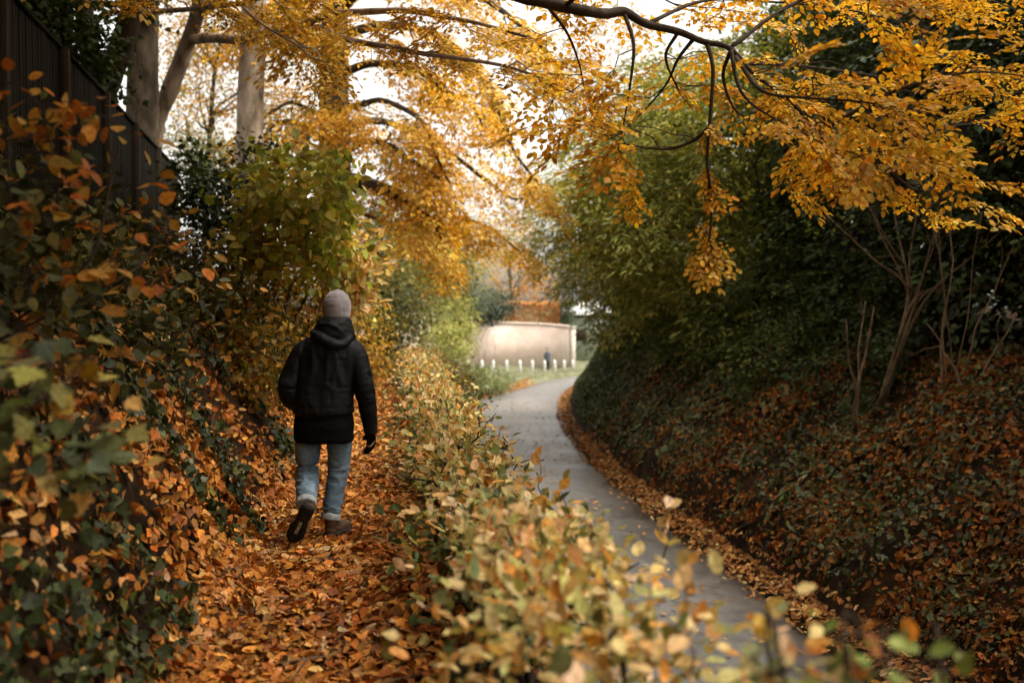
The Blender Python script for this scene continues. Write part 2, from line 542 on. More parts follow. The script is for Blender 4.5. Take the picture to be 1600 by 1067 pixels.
gx = np.concatenate([-np.geomspace(420, 9, 26), np.arange(-8.7, 9.5, .11), np.geomspace(9.7, 420, 28)])
gy = np.concatenate([-np.geomspace(60, 3.4, 10), np.arange(-3.2, 30, .16), np.arange(30, 79, .5), np.arange(79, 86, .25), np.geomspace(86.5, 900, 30)])
m, nt, out = mat('earth_and_field')
tc = N(nt, 'ShaderNodeTexCoord')
n1 = N(nt, 'ShaderNodeTexNoise', Scale=2.5, Detail=8.0, Roughness=.65)
nt.links.new(tc.outputs['Object'], n1.inputs['Vector'])
earth = ramp(nt, n1.outputs[0], [(.3, (.008, .005, .003)), (.55, (.028, .016, .008)), (.75, (.07, .032, .011))])
grs = ramp(nt, n1.outputs[0], [(.3, (.11, .115, .065)), (.7, (.19, .19, .115))])
sx = N(nt, 'ShaderNodeSeparateXYZ'); nt.links.new(tc.outputs['Object'], sx.inputs[0])
mr = N(nt, 'ShaderNodeMapRange'); mr.inputs[1].default_value = 52; mr.inputs[2].default_value = 62
nt.links.new(sx.outputs[1], mr.inputs[0])
mx = N(nt, 'ShaderNodeMix', data_type='RGBA')
nt.links.new(mr.outputs[0], mx.inputs[0]); nt.links.new(earth, mx.inputs[6]); nt.links.new(grs, mx.inputs[7])
p = N(nt, 'ShaderNodeBsdfPrincipled', Roughness=.95); p.inputs['Specular IOR Level'].default_value = .06
nt.links.new(mx.outputs[2], p.inputs['Base Color'])
bp = N(nt, 'ShaderNodeBump', Strength=.8, Distance=.03)
n2 = N(nt, 'ShaderNodeTexNoise', Scale=18.0, Detail=5.0); nt.links.new(tc.outputs['Object'], n2.inputs['Vector'])
nt.links.new(n2.outputs[0], bp.inputs['Height']); nt.links.new(bp.outputs[0], p.inputs['Normal'])
nt.links.new(p.outputs[0], out.inputs[0])
tag(grid_mesh('ground', gx, gy, m, ground), 'dark earth banks and far pale field', 'ground', kind='structure')

# the lane
ys = np.concatenate([np.arange(-30, 84, .5)])
us = np.linspace(0, 1, 11)
Lm, Rm = L_edge(ys) - .02, R_edge(ys) + .05
X = Lm[:, None] + us[None] * (Rm - Lm)[:, None]
jag = (vnoise(np.stack([ys, 0 * ys, 0 * ys], 1), .8, 9) - .5) * .22
X[:, -1] += jag; X[:, 0] += jag[::-1]
Y = np.repeat(ys[:, None], len(us), 1)
Z = road_z(Y) + .035 * (1 - (2 * us[None] - 1) ** 2)
V = np.stack([X, Y, Z], -1).reshape(-1, 3)
nx = len(us); i, j = np.meshgrid(np.arange(len(ys) - 1), np.arange(nx - 1), indexing='ij'); a = i * nx + j
cc = np.repeat(np.abs(2 * us[None] - 1), len(ys), 0).reshape(-1, 1)
tag(mesh_obj('road', [(V, np.stack([a, a + 1, a + nx + 1, a + nx], -1).reshape(-1, 4))], M['tarmac'], smooth=True, colors=np.repeat(cc, 3, 1)),
    'narrow grey tarmac lane bending out of sight', 'road', kind='structure')
# the trodden path
ys = np.arange(-8, 40, .2)
us = np.linspace(-1, 1, 9)
X = path_c(ys)[:, None] + us[None] * (PW + .04)
Y = np.repeat(ys[:, None], len(us), 1)
Z = ground(X, Y) + .006
V = np.stack([X, Y, Z], -1).reshape(-1, 3)
nx = len(us); i, j = np.meshgrid(np.arange(len(ys) - 1), np.arange(nx - 1), indexing='ij'); a = i * nx + j
tag(mesh_obj('path', [(V, np.stack([a, a + 1, a + nx + 1, a + nx], -1).reshape(-1, 4))], M['path'], smooth=True),
    'trodden earth footpath under fallen leaves', 'path', kind='structure')


# ------------------------------------------------------------------ litter and ground cover
def scatter(rng, n, y0, y1, xa, xb, ypow=1.0):
    y = y0 + (y1 - y0) * rng.random(n) ** ypow
    a, b = xa(y), xb(y)
    x = a + (b - a) * rng.random(n)
    return x, y


def lay(L, rng, x, y, cols, smin, smax, tilt=.45, lift=.012, templates=(('b', L_BEECH), ('b2', L_BEECH2), ('c', L_CURL)), scale=.45, clump=.35, seed=3, jit=.28, dirbias=None, zoff=None):
    n = len(x)
    nn = gnormal(x, y)
    z = ground(x, y)
    if zoff is not None: z = z + zoff
    P = np.stack([x, y, z], 1) + nn * (lift + .035 * rng.random((n, 1)))
    Nn = norm(nn + rng.normal(0, tilt, (n, 3)))
    D = rng.normal(0, 1, (n, 3))
    if dirbias is not None: D = D + dirbias
    D = norm(D - (D * Nn).sum(1, keepdims=True) * Nn)
    S = rng.uniform(smin, smax, n)
    C = palette(rng, P, *cols, jit=jit, clump=clump, scale=scale, seed=seed)
    P = P - D * (S * .5)[:, None]
    k = rng.integers(0, len(templates), n)
    for t, (key, tm) in enumerate(templates):
        s = k == t
        L.add(key, tm, P[s], D[s], Nn[s], S[s], C[s])

rng = np.random.default_rng(7)
LIT = (('b', L_BEECH), ('b2', L_BEECH2), ('c', L_CURL), ('m', L_MAPLE), ('r', L_ROUND))
# path
L = Leaves()
x, y = scatter(rng, 13500, 2.6, 11, lambda y: path_c(y) - PW - .15, lambda y: path_c(y) + PW + .35)
lay(L, rng, x, y, RUST, .045, .1, templates=LIT)
x, y = scatter(rng, 7000, 2.6, 12, lambda y: path_c(y) - PW - .1, lambda y: path_c(y) + PW + .2)
lay(L, rng, x, y, ([(.16, .07, .02), (.3, .14, .035), (.09, .04, .015), (.45, .27, .1)], [3, 2.5, 2, 1]), .015, .05, templates=LIT[:3], lift=.02)
x, y = scatter(rng, 160, 3, 12, lambda y: path_c(y) - PW, lambda y: path_c(y) + PW)
lay(L, rng, x, y, ([(.07, .045, .025), (.16, .11, .06)], [1, 1]), .1, .34, tilt=.15, lift=.035, templates=(('tw', T_([(0, 0, 0), (.02, .5, .02), (0, 1, 0), (-.015, .5, 0)], [(0, 1, 2, 3)])),))
x, y = scatter(rng, 12000, 10.5, 34, lambda y: path_c(y) - PW - .25, lambda y: path_c(y) + PW + .4)
lay(L, rng, x, y, ([(.5, .2, .03), (.58, .28, .06), (.4, .13, .02), (.6, .4, .16)], [3, 3, 2, 1.2]), .06, .12)
tag(L.build('leaf_litter', M['litter']), 'rust and orange fallen leaves covering the footpath', 'fallen leaves', kind='stuff')
# left bank
L = Leaves()
fl = lambda y: np.maximum(fence_x(y) + .1, -.9 * y - 1.4)
x, y = scatter(rng, 32000, 2.2, 18, fl, lambda y: path_c(y) - PW + .1)
k = rng.random(len(x)) < np.clip((vnoise(np.stack([x, y, 0 * x], 1), .6, 5) - .12) * 1.5, .1, 1) * (.16 + .84 * sstep((x - fence_x(y)) / (path_c(y) - PW - fence_x(y)) * 1.25 - .25)) * (.85 + .15 * sstep((y - 4) / 3))
lay(L, rng, x[k], y[k], RUST, .04, .09, tilt=.7, templates=LIT, lift=.02)
x, y = scatter(rng, 5000, 18, 45, lambda y: fence_x(y) + .1, lambda y: path_c(y) - PW)
lay(L, rng, x, y, RUST, .08, .13, tilt=.6)
tag(L.build('leaf_litter', M['litter']), 'fallen leaves caught on the steep bank below the board fence', 'fallen leaves', kind='stuff')
# ivy on the left bank
L = Leaves()
x, y = scatter(rng, 20000, 2.2, 20, fl, lambda y: path_c(y) - PW - .05)
k = vnoise(np.stack([x, y, 0 * x], 1), .5, 11) + .05 * (1 - sstep((y - 4.5) / 2)) > .54
x, y = x[k], y[k]
lay(L, rng, x, y, ([(.032, .042, .014), (.045, .06, .018), (.075, .085, .045), (.11, .11, .024), (.03, .03, .012)], [4, 3, 1.0, 1.2, 2]), .045, .085, tilt=.6, lift=.05, templates=(('i', L_IVY),),
    zoff=.12 * rng.random(len(x)), dirbias=np.array([.6, -.2, -.9]))
tag(L.build('ivy', M['leaf_glossy']), 'dark ivy trailing over the bank below the board fence', 'ivy', kind='stuff')
# right bank
L = Leaves()
bR = lambda y: R_edge(y) + .62
bT = lambda y: R_edge(y) + .55 + bank_rw(y) + 1.6
x, y = scatter(rng, 60000, 3.5, 30, bR, bT)
t = (x - bR(y)) / (bT(y) - bR(y))
nz = vnoise(np.stack([x, y, 0 * x], 1), .8, 21) * .6 + vnoise(np.stack([x, y, 0 * x], 1), .28, 23) * .4
near = 1 - sstep((y - 14) / 9)
k = rng.random(len(x)) < np.clip((nz - .37) * 4.2, .14, 1) * np.clip(.5 + .9 * t, 0, 1) * (.35 + .65 * near) * (1 - .6 * sstep((t - .85) * 6))
lay(L, rng, x[k], y[k], ([(.36, .13, .02), (.46, .19, .035), (.26, .08, .014), (.5, .27, .09), (.16, .06, .02)], [4, 3, 2.5, 1.3, 1.4]), .06, .115, tilt=.6, lift=.07)
tag(L.build('leaf_litter', M['litter']), 'orange fallen leaves lying over the tall bank beyond the lane', 'fallen leaves', kind='stuff')
x, y = scatter(rng, 7000, 5, 10.5, lambda y: R_edge(y) + .55, lambda y: R_edge(y) + 2.2)
lay(L, rng, x, y, ([(.3, .12, .025), (.2, .08, .02), (.42, .2, .05), (.12, .05, .018), (.06, .07, .02)], [3, 3, 1.6, 2, 1.6]), .035, .08, tilt=.6, lift=.04)
tag(L.build('leaf_litter', M['litter']), 'russet leaves packed along the foot of the tall bank', 'fallen leaves', kind='stuff')
L = Leaves()
x, y = scatter(rng, 66000, 3.5, 48, bR, bT, 1.3)
t = (x - bR(y)) / (bT(y) - bR(y))
nz = vnoise(np.stack([x, y, 0 * x], 1), .7, 31)
k = rng.random(len(x)) < np.clip((nz - .2) * 3, .15, 1) * np.clip(1.25 - .75 * t * (1 - sstep((y - 16) / 8)), .2, 1)
x, y = x[k], y[k]
lay(L, rng, x, y, ([(.042, .052, .015), (.065, .078, .022), (.08, .088, .04), (.12, .12, .03), (.18, .1, .03), (.028, .034, .011)], [4, 3, .7, 1.1, 1.2, 2.6]), .045, .1, tilt=.55, lift=.04,
    templates=(('i', L_IVY), ('o', L_OVAL)), zoff=.16 * rng.random(len(x)) ** 2, dirbias=np.array([-.7, -.3, -.7]))
x, y = scatter(rng, 16000, 25, 50, bR, lambda y: R_edge(y) + .6 + bank_rw(y))
lay(L, rng, x, y, ([(.06, .075, .02), (.09, .11, .03), (.14, .14, .04), (.04, .05, .016)], [4, 3, 1.4, 2]), .08, .15, tilt=.55, lift=.03,
    templates=(('i', L_IVY), ('o', L_OVAL)), zoff=.14 * rng.random(len(x)), dirbias=np.array([-.7, -.3, -.7]))
# clumps of longer grass, fern and trailing stems on the bank brow
x, y = scatter(rng, 9000, 12, 46, lambda y: bR(y) + .1, lambda y: R_edge(y) + .6 + bank_rw(y))
k = vnoise(np.stack([x, y, 0 * x], 1), .5, 41) > .5
x, y = x[k], y[k]
lay(L, rng, x, y, ([(.09, .12, .04), (.13, .15, .055), (.2, .17, .08), (.06, .08, .03)], [3, 2.4, 1.6, 2]), .16, .34, tilt=.5, lift=.04, templates=(('s', L_SLIM),), dirbias=np.array([-1.4, -.6, -.4]))
tag(L.build('ivy', M['leaf_glossy']), 'ivy and ground cover on the tall bank beyond the lane', 'ivy', kind='stuff')
# verge of the lane, under the right bank, plus stray leaves on the tarmac
L = Leaves()
x, y = scatter(rng, 9500, 6, 30, lambda y: R_edge(y) - .05, lambda y: R_edge(y) + .6)
k = rng.random(len(x)) < .18 + .7 * sstep((x - R_edge(y) + .02) / .4)
lay(L, rng, x[k], y[k], ([(.4, .19, .05), (.32, .13, .028), (.5, .32, .13), (.22, .085, .02)], [3, 3, 1.6, 2]), .05, .11, tilt=.4, lift=.045)
x, y = scatter(rng, 1800, 30, 62, lambda y: R_edge(y) - .1, lambda y: R_edge(y) + .5)
lay(L, rng, x, y, ([(.4, .2, .06), (.34, .14, .03)], [1, 1]), .07, .12, tilt=.4, lift=.05)
x, y = scatter(rng, 800, 7, 45, lambda y: L_edge(y) + .3, lambda y: R_edge(y) - .1)
lay(L, rng, x, y, ([(.5, .26, .06), (.56, .36, .12)], [1, 1]), .06, .1, tilt=.2, lift=.05, zoff=.03)
x, y = scatter(rng, 6000, 22, 62, lambda y: L_edge(y) - .75, lambda y: L_edge(y) + .3)
k = rng.random(len(x)) < .25 + .75 * sstep((L_edge(x * 0 + y) + .25 - x) / .5)
lay(L, rng, x[k], y[k], ([(.55, .28, .08), (.5, .22, .05), (.6, .4, .18)], [3, 3, 2]), .07, .12, tilt=.4, lift=.05, zoff=.02)
tag(L.build('leaf_litter', M['litter']), 'fallen leaves drifted along both edges of the lane', 'fallen leaves', kind='stuff')
# low growth on the verge between the path, the lane and the posts
L = Leaves()
x, y = scatter(rng, 9000, 1.5, 30, lambda y: path_c(y) + PW + .1, lambda y: L_edge(y) - .1)
lay(L, rng, x, y, ([(.07, .09, .035), (.12, .13, .05), (.3, .13, .03), (.05, .06, .025)], [3, 2, 2, 2]), .06, .13, tilt=.7, lift=.04, templates=(('i', L_IVY), ('o', L_OVAL)), zoff=.15 * rng.random(len(x)))
x, y = scatter(rng, 10000, 28, 58, lambda y: path_c(y) + .4, lambda y: L_edge(y) - .55)
lay(L, rng, x, y, ([(.16, .19, .08), (.22, .24, .11), (.12, .15, .07), (.26, .22, .1)], [3, 3, 2, 1.4]), .1, .24, tilt=.7, lift=.04, templates=(('s', L_SLIM), ('o', L_OVAL)), zoff=.5 * rng.random(len(x)) ** 1.5, dirbias=np.array([0, 0, 1.6]))
tag(L.build('undergrowth', M['leaf_green']), 'low green undergrowth on the slope between path and lane', 'undergrowth', kind='stuff')
L = Leaves()
n = 16000
y = rng.uniform(56, 80, n); x = L_edge(y) - .5 - rng.random(n) * 9
k = (x > path_c(y) - 3.5)
x, y = x[k], y[k]
lay(L, rng, x, y, ([(.13, .15, .065), (.19, .2, .09), (.1, .115, .05), (.24, .19, .09)], [3, 3, 2, 1]), .05, .11, tilt=.4, lift=.0, templates=(('s', L_SLIM),), dirbias=np.array([0, 0, 2.0]))
tag(L.build('grass', M['leaf_green']), 'short grass on the verge round the white posts', 'grass', kind='stuff')
# ------------------------------------------------------------------ plants: sprays, crowns, shrubs
def spray_flat(rng, n_side=6, leaf=.11, droop=.18, per=7):
    """A flat beech-like spray of unit length along +Y: list of leaf (P, D, N, S) and twig polylines."""
    P, D, Nn, S, tw = [], [], [], [], []
    def twig(p0, d, ln, m):
        t = np.linspace(0, 1, 5)[:, None]
        pts = p0 + d * ln * t + np.array([0, 0, -droop * ln]) * t ** 2
        tw.append(pts)
        side = np.array([d[1], -d[0], 0]); side /= max(np.linalg.norm(side), 1e-6)
        for k in range(m):
            u = (k + .6) / m
            p = p0 + d * ln * u + np.array([0, 0, -droop * ln]) * u * u
            s = 1 if k % 2 else -1
            dd = d * .75 + side * s * rng.uniform(.5, 1.0) + np.array([0, 0, rng.normal(-.12, .2)])
            P.append(p); D.append(dd); Nn.append(np.array([0, 0, 1]) + rng.normal(0, .32, 3)); S.append(leaf * rng.uniform(.65, 1.15))
        P.append(pts[-1]); D.append(d + np.array([0, 0, -.2])); Nn.append(np.array([0, 0, 1]) + rng.normal(0, .3, 3)); S.append(leaf)
    fwd = np.array([0, 1., 0])
    twig(np.zeros(3), fwd, 1.0, per + 2)
    for k in range(n_side):
        u = .12 + .75 * k / max(n_side - 1, 1)
        a = rng.uniform(.55, .95) * (1 if k % 2 else -1)
        d = np.array([math.sin(a), math.cos(a), rng.normal(0, .07)])
        twig(np.array([0, u, -droop * u * u]), d, (.62 - .35 * u) * rng.uniform(.8, 1.2), max(3, int(per * (1 - .45 * u))))
    return np.array(P), np.array(D), np.array(Nn), np.array(S), tw


def spray_tuft(rng, n=22, leaf=.16, spread=.42):
    P = rng.normal(0, spread, (n, 3)) * np.array([1, 1, .7])
    D = norm(P + np.array([0, .35, -.25]) + rng.normal(0, .35, (n, 3)))
    Nn = norm(np.array([0, .5, .9]) + rng.normal(0, .45, (n, 3)))
    S = leaf * rng.uniform(.6, 1.2, n)
    tw = [np.stack([np.zeros(3), P[i] * .5, P[i]]) for i in range(0, n, 5)]
    return P, D, Nn, S, tw


def frames(fwd, up):
    y = norm(fwd); x = norm(np.cross(y, up)); z = np.cross(x, y)
    return np.stack([x, y, z], -1)           # columns


def place_sprays(L, rng, pos, fwd, size, templates, cols, key='o', tmpl=L_OVAL, leafscale=1.0, twigs=None, twig_r=.003, up=None, **pk):
    """Copies spray templates to many positions inside one crown."""
    n = len(pos)
    if n == 0: return
    up = np.array([0, 0, 1.0]) + rng.normal(0, .16, (n, 3)) if up is None else up
    Rm = frames(fwd, up)
    which = rng.integers(0, len(templates), n)
    for w, (P, D, Nn, S, tw) in enumerate(templates):
        s = np.where(which == w)[0]
        if not len(s): continue
        r, sz = Rm[s], size[s]
        PP = pos[s][:, None] + sz[:, None, None] * np.einsum('kij,lj->kli', r, P)
        DD = np.einsum('kij,lj->kli', r, D); NN = np.einsum('kij,lj->kli', r, Nn)
        SS = (np.repeat(S[None], len(s), 0) * sz[:, None] * leafscale).ravel()
        PP, DD, NN = PP.reshape(-1, 3), DD.reshape(-1, 3), NN.reshape(-1, 3)
        keep = rng.random(len(PP)) > .06
        PP, DD, NN, SS = PP[keep], DD[keep], NN[keep], SS[keep]
        L.add(key, tmpl, PP, DD, NN, SS, palette(rng, PP, *cols, **pk))
        if twigs is not None:
            for a in range(len(s)):
                for t in tw:
                    q = pos[s[a]] + sz[a] * (t @ r[a].T)
                    twigs.add(q, np.linspace(twig_r, twig_r * .4, len(q)), 3, False)


_r = np.random.default_rng(99)
SP_FLAT = [spray_flat(_r) for _ in range(5)]
SP_FLAT_BIG = [spray_flat(_r, 5, .2, .2, 4) for _ in range(4)]         # fewer, relatively larger leaves (far crowns)
SP_TUFT = [spray_tuft(_r) for _ in range(4)]
SP_TUFT_FINE = [spray_tuft(_r, 34, .12, .42) for _ in range(4)]


def along(rng, pts, n, t0=.25, t1=1.0):
    """n points spread along a polyline with the tangents there."""
    pts = np.asarray(pts)
    seg = np.linalg.norm(np.diff(pts, axis=0), axis=1)
    cum = np.concatenate([[0], np.cumsum(seg)]) / seg.sum()
    u = np.sort(rng.uniform(t0, t1, n))
    P = np.stack([np.interp(u, cum, pts[:, k]) for k in range(3)], 1)
    e = .02
    Q = np.stack([np.interp(np.clip(u + e, 0, 1), cum, pts[:, k]) - np.interp(np.clip(u - e, 0, 1), cum, pts[:, k]) for k in range(3)], 1)
    return P, norm(Q), u


def limb_pts(rng, a, b, lift=.15, wig=.06, n=9):
    a, b = np.asarray(a, float), np.asarray(b, float)
    ln = np.linalg.norm(b - a)
    t = np.linspace(0, 1, n)[:, None]
    p = a + (b - a) * t + np.array([0, 0, 1]) * lift * ln * 4 * t * (1 - t)
    w = rng.normal(0, wig * ln, (4, 3))
    c = curve(np.concatenate([np.zeros((1, 3)), w, np.zeros((1, 3))]), 4)
    cc = np.stack([np.interp(t[:, 0], np.linspace(0, 1, len(c)), c[:, k]) for k in range(3)], 1)
    return p + cc * np.sin(np.pi * np.clip(t, 0, 1)) ** .5


class Tree:
    """trunk (with limbs) and crown as two parts under an Empty at the foot."""
    def __init__(self, name, foot, label, cat='tree', group=None, seed=0):
        self.root = thing(name, foot, label, cat, group)
        self.rng = np.random.default_rng(seed)
        self.wood, self.twigs, self.L = Tubes(), Tubes(), Leaves()
        self.twigs.n = 0

    def limb(self, pts, r0, r1, sides=8, smooth=6, wob=.05):
        P = curve(pts, smooth) if smooth else np.asarray(pts)
        t = np.linspace(0, 1, len(P))
        self.wood.add(P, r0 + (r1 - r0) * t ** .8, sides, True, wob, self.rng)
        return P

    def sub(self, P, n, ln, r, sprays, size, cols, t0=.2, spread=.9, droop=-.1, lift=.1, tm=SP_FLAT, twig_r=.003, twig_on=True, sub_sides=5, leaf=L_OVAL, key='o', leafscale=1.0, **pk):
        """side branches off a limb, each carrying sprays."""
        rng = self.rng
        A, T, u = along(rng, P, n, t0, 1.0)
        for k in range(n):
            side = np.cross(T[k], [0, 0, 1]); side = side / max(np.linalg.norm(side), 1e-6) * rng.choice([-1, 1])
            d = norm(T[k] * rng.uniform(.3, 1) + side * rng.uniform(.3, 1) * spread + np.array([0, 0, rng.normal(droop, .22)]))
            l = ln * rng.uniform(.6, 1.25) * (1.15 - .55 * u[k])
            q = limb_pts(rng, A[k], A[k] + d * l, lift, .05, 7)
            self.wood.add(q, np.linspace(r, r * .3, len(q)), sub_sides, False)
            p, t, _ = along(rng, q, sprays, .25, 1.0)
            sd = norm(np.cross(t, [0, 0, 1.0])) * rng.choice([-1, 1], (sprays, 1))
            f = norm(t * rng.uniform(.5, 1, (sprays, 1)) + sd * rng.uniform(.2, 1, (sprays, 1)) + np.array([0, 0, -.12]) + rng.normal(0, .12, (sprays, 3)))
            place_sprays(self.L, rng, p, f, size * rng.uniform(.7, 1.25, sprays), tm, cols, key, leaf, leafscale, self.twigs if twig_on else None, twig_r, **pk)

    def ends(self, P, n, size, cols, t0=.1, tm=SP_FLAT, twig_r=.003, twig_on=True, leaf=L_OVAL, key='o', droop=-.15, leafscale=1.0, **pk):
        """sprays straight on a limb."""
        rng = self.rng
        p, t, _ = along(rng, P, n, t0, 1.0)
        sd = norm(np.cross(t, [0, 0, 1.0]) + 1e-4) * rng.choice([-1, 1], (n, 1))
        f = norm(t * rng.uniform(.3, 1, (n, 1)) + sd * rng.uniform(.3, 1, (n, 1)) + np.array([0, 0, droop]) + rng.normal(0, .12, (n, 3)))
        place_sprays(self.L, rng, p, f, size * rng.uniform(.7, 1.25, n), tm, cols, key, leaf, leafscale, self.twigs if twig_on else None, twig_r, **pk)

    def mass(self, c, r, n, leaf, cols, k=25, spread=.5):
        """unseen crown mass added to block light: dense leaf clumps on twigs"""
        rng = self.rng
        m_ = max(4, n // k)
        pc = np.asarray(c) + norm(rng.normal(0, 1, (m_, 3))) * (rng.random((m_, 1)) ** .45) * np.asarray(r)
        P = (pc[:, None] + rng.normal(0, spread, (m_, k, 3)) * [1, 1, .4]).reshape(-1, 3)
        self.L.add('mass', L_OVAL, P, norm(rng.normal(0, 1, P.shape)), norm(rng.normal(0, .4, P.shape) + [0, 0, 1]), leaf * rng.uniform(.7, 1.2, len(P)), palette(rng, P, *cols))
        j = self.wood.v[0]
        a = j[np.argmax(j[:, 2])]
        for q in pc[::6]:
            b = limb_pts(rng, a + (q - a) * .25 - [0, 0, .8], q, .08, .05, 7)
            self.wood.add(b, np.linspace(.04, .008, 7), 4, False)

    def done(self, bark, leafm, crown='crown', trunk='trunk'):
        if self.wood.v: self.wood.build(trunk, bark, self.root)
        if self.L.d: cr = self.L.build(crown, leafm, self.root)
        if self.twigs.v: tag(self.twigs.build('twigs', M['twig'], self.root, smooth=False), kind='stuff')
        return self.root


def bush(name, label, foot, lobes, n, cols, leaf=.08, tmpl=L_OVAL, key='o', m='leaf_green', stems=5, stem_m='twig', seed=0, tuft=22, spread=.2, cat='shrub', group=None, out=.6, clump=.6, cscale=.7, hollow=.45, droop=.25, stem_r=.03, jit=.25, frond=0, leafscale=.7):
    """Shrub: several lobes (centre, radii) filled with leaf tufts, uneven and gappy, on a few real stems."""
    rng = np.random.default_rng(seed)
    root = thing(name, foot, label, cat, group)
    foot = np.asarray(foot, float)
    L = Leaves()
    vol = np.array([np.prod(r) ** .67 for _, r in lobes]); vol = vol / vol.sum()
    for li, (c, r) in enumerate(lobes):
        c, r = np.asarray(c, float), np.asarray(r, float)
        k = max(6, int(n * vol[li] / tuft))
        d = norm(rng.normal(0, 1, (k * 2, 3)))
        bump = .72 + .62 * vnoise(d * 2.2 + 7 * li, 1.0, seed + li)
        rad = bump * (hollow + (1 - hollow) * rng.random(k * 2) ** .5)
        gap = vnoise(d * 3.1 + 3 * li, 1.0, seed + 50 + li) > .3
        d, rad = d[gap][:k], rad[gap][:k]
        pc = c + d * r * rad[:, None]
        k = len(pc)
        if frond:                                   # layered flat fronds pointing outward and drooping
            kk = min(k, max(6, int(n * vol[li] / 27)))
            pc, dd = pc[:kk], d[:kk]
            s = pc[:, 2] > ground(pc[:, 0], pc[:, 1], False) + .1
            pc, dd = pc[s], dd[s]
            f = norm(dd * [1, 1, .35] + np.array([0, 0, -droop]) + rng.normal(0, .3, pc.shape))
            place_sprays(L, rng, pc - f * frond * .5, f, frond * rng.uniform(.7, 1.3, len(pc)), SP_FLAT_BIG, cols, key, tmpl, leafscale, clump=clump, scale=cscale, seed=seed, jit=jit)
            continue
        P = pc[:, None] + rng.normal(0, spread, (k, tuft, 3)) * np.array([1, 1, .6])
        o = norm(d * r)[:, None]
        D = o * out + np.array([0, 0, -droop]) + rng.normal(0, .6, (k, tuft, 3))
        Nn = o * .5 + np.array([0, 0, .8]) + rng.normal(0, .45, (k, tuft, 3))
        P, D, Nn = P.reshape(-1, 3), norm(D.reshape(-1, 3)), norm(Nn.reshape(-1, 3))
        s = P[:, 2] > ground(P[:, 0], P[:, 1], False) + .03
        P, D, Nn = P[s], D[s], Nn[s]
        C = palette(rng, P, *cols, clump=clump, scale=cscale, seed=seed, jit=jit)
        L.add(key, tmpl, P, D, Nn, leaf * rng.uniform(.6, 1.25, len(P)), C)
    for k in range(stems):
        c, r = lobes[k % len(lobes)]
        tip = np.asarray(c) + rng.normal(0, .45, 3) * np.asarray(r)
        b = foot + np.array([rng.normal(0, .18), rng.normal(0, .18), -.05])
        q = limb_pts(rng, b, tip, .06, .05, 9)
        T = Tubes()
        T.add(q, np.linspace(stem_r, stem_r * .25, len(q)) * rng.uniform(.7, 1.2), 6, True)
        for _ in range(3):
            a, t, _u = along(rng, q, 1, .3, .8)
            e = a[0] + norm(t[0] + rng.normal(0, .7, 3)) * np.mean(r) * rng.uniform(.4, .9)
            w = limb_pts(rng, a[0], e, .05, .06, 6)
            T.add(w, np.linspace(stem_r * .4, stem_r * .12, len(w)), 4, False)
        T.build('stem', M[stem_m], root)
    L.build('foliage', M[m], root)
    return root
# ------------------------------------------------------------------ the walking man
from mathutils.bvhtree import BVHTree


def fuse(name, T, voxel, m, parent, smooth=6, wrinkle=None, factor=.5):
    """Closed pieces melted into one continuous surface, then creased."""
    o = T.build(name + '_raw', None, parent)
    md = o.modifiers.new('r', 'REMESH'); md.mode = 'VOXEL'; md.voxel_size = voxel; md.use_smooth_shade = True
    ms = o.modifiers.new('s', 'SMOOTH'); ms.iterations = smooth; ms.factor = factor
    dg = bpy.context.evaluated_depsgraph_get()
    me = bpy.data.meshes.new_from_object(o.evaluated_get(dg))
    raw = o.data
    bpy.data.objects.remove(o); bpy.data.meshes.remove(raw)
    me.name = name
    n = len(me.vertices)
    co = np.empty(n * 3, np.float32); me.vertices.foreach_get('co', co); co = co.reshape(-1, 3)
    no = np.empty(n * 3, np.float32); me.vertices.foreach_get('normal', no); no = no.reshape(-1, 3)
    if wrinkle is not None:
        co = co + no * wrinkle(co)[:, None]
        me.vertices.foreach_set('co', co.astype(np.float32).ravel())
    me.polygons.foreach_set('use_smooth', np.ones(len(me.polygons), bool))
    me.materials.clear(); me.materials.append(m)
    me.update()
    q = bpy.data.objects.new(name, me)
    return link(q, parent)


def rings(T, rows, sides=28, ex=2.3):
    a = np.linspace(0, 2 * np.pi, sides, endpoint=False)
    ca, sa = np.cos(a), np.sin(a)
    cx = np.sign(ca) * np.abs(ca) ** (2 / ex); sx = np.sign(sa) * np.abs(sa) ** (2 / ex)
    V = np.concatenate([np.stack([x + rx * cx, y + ry * sx, np.full(sides, z)], 1) for x, y, z, rx, ry in rows])
    n = len(rows)
    i, j = np.meshgrid(np.arange(n - 1), np.arange(sides), indexing='ij'); j2 = (j + 1) % sides
    q = np.stack([i * sides + j, i * sides + j2, (i + 1) * sides + j2, (i + 1) * sides + j], -1).reshape(-1, 4)
    V = np.concatenate([V, [[rows[0][0], rows[0][1], rows[0][2]]], [[rows[-1][0], rows[-1][1], rows[-1][2]]]])
    c0, c1 = n * sides, n * sides + 1
    jj = np.arange(sides); j3 = (jj + 1) % sides
    T.addmesh(V, q, np.concatenate([np.stack([np.full(sides, c0), j3, jj], 1), np.stack([np.full(sides, c1), (n - 1) * sides + jj, (n - 1) * sides + j3], 1)]))


def ball(T, c, r, rot=None, sides=16, rows=10):
    a = np.linspace(0, 2 * np.pi, sides, endpoint=False)
    rr = []
    t = np.linspace(-np.pi / 2 + .12, np.pi / 2 - .12, rows)
    X = Tubes(); rings(X, [(0, 0, math.sin(k), math.cos(k), math.cos(k)) for k in t], sides, 2)
    V = X.v[0] * np.asarray(r)
    if rot is not None: V = V @ np.asarray(rot).T
    T.addmesh(V + np.asarray(c), X.q[0], X.t[0])


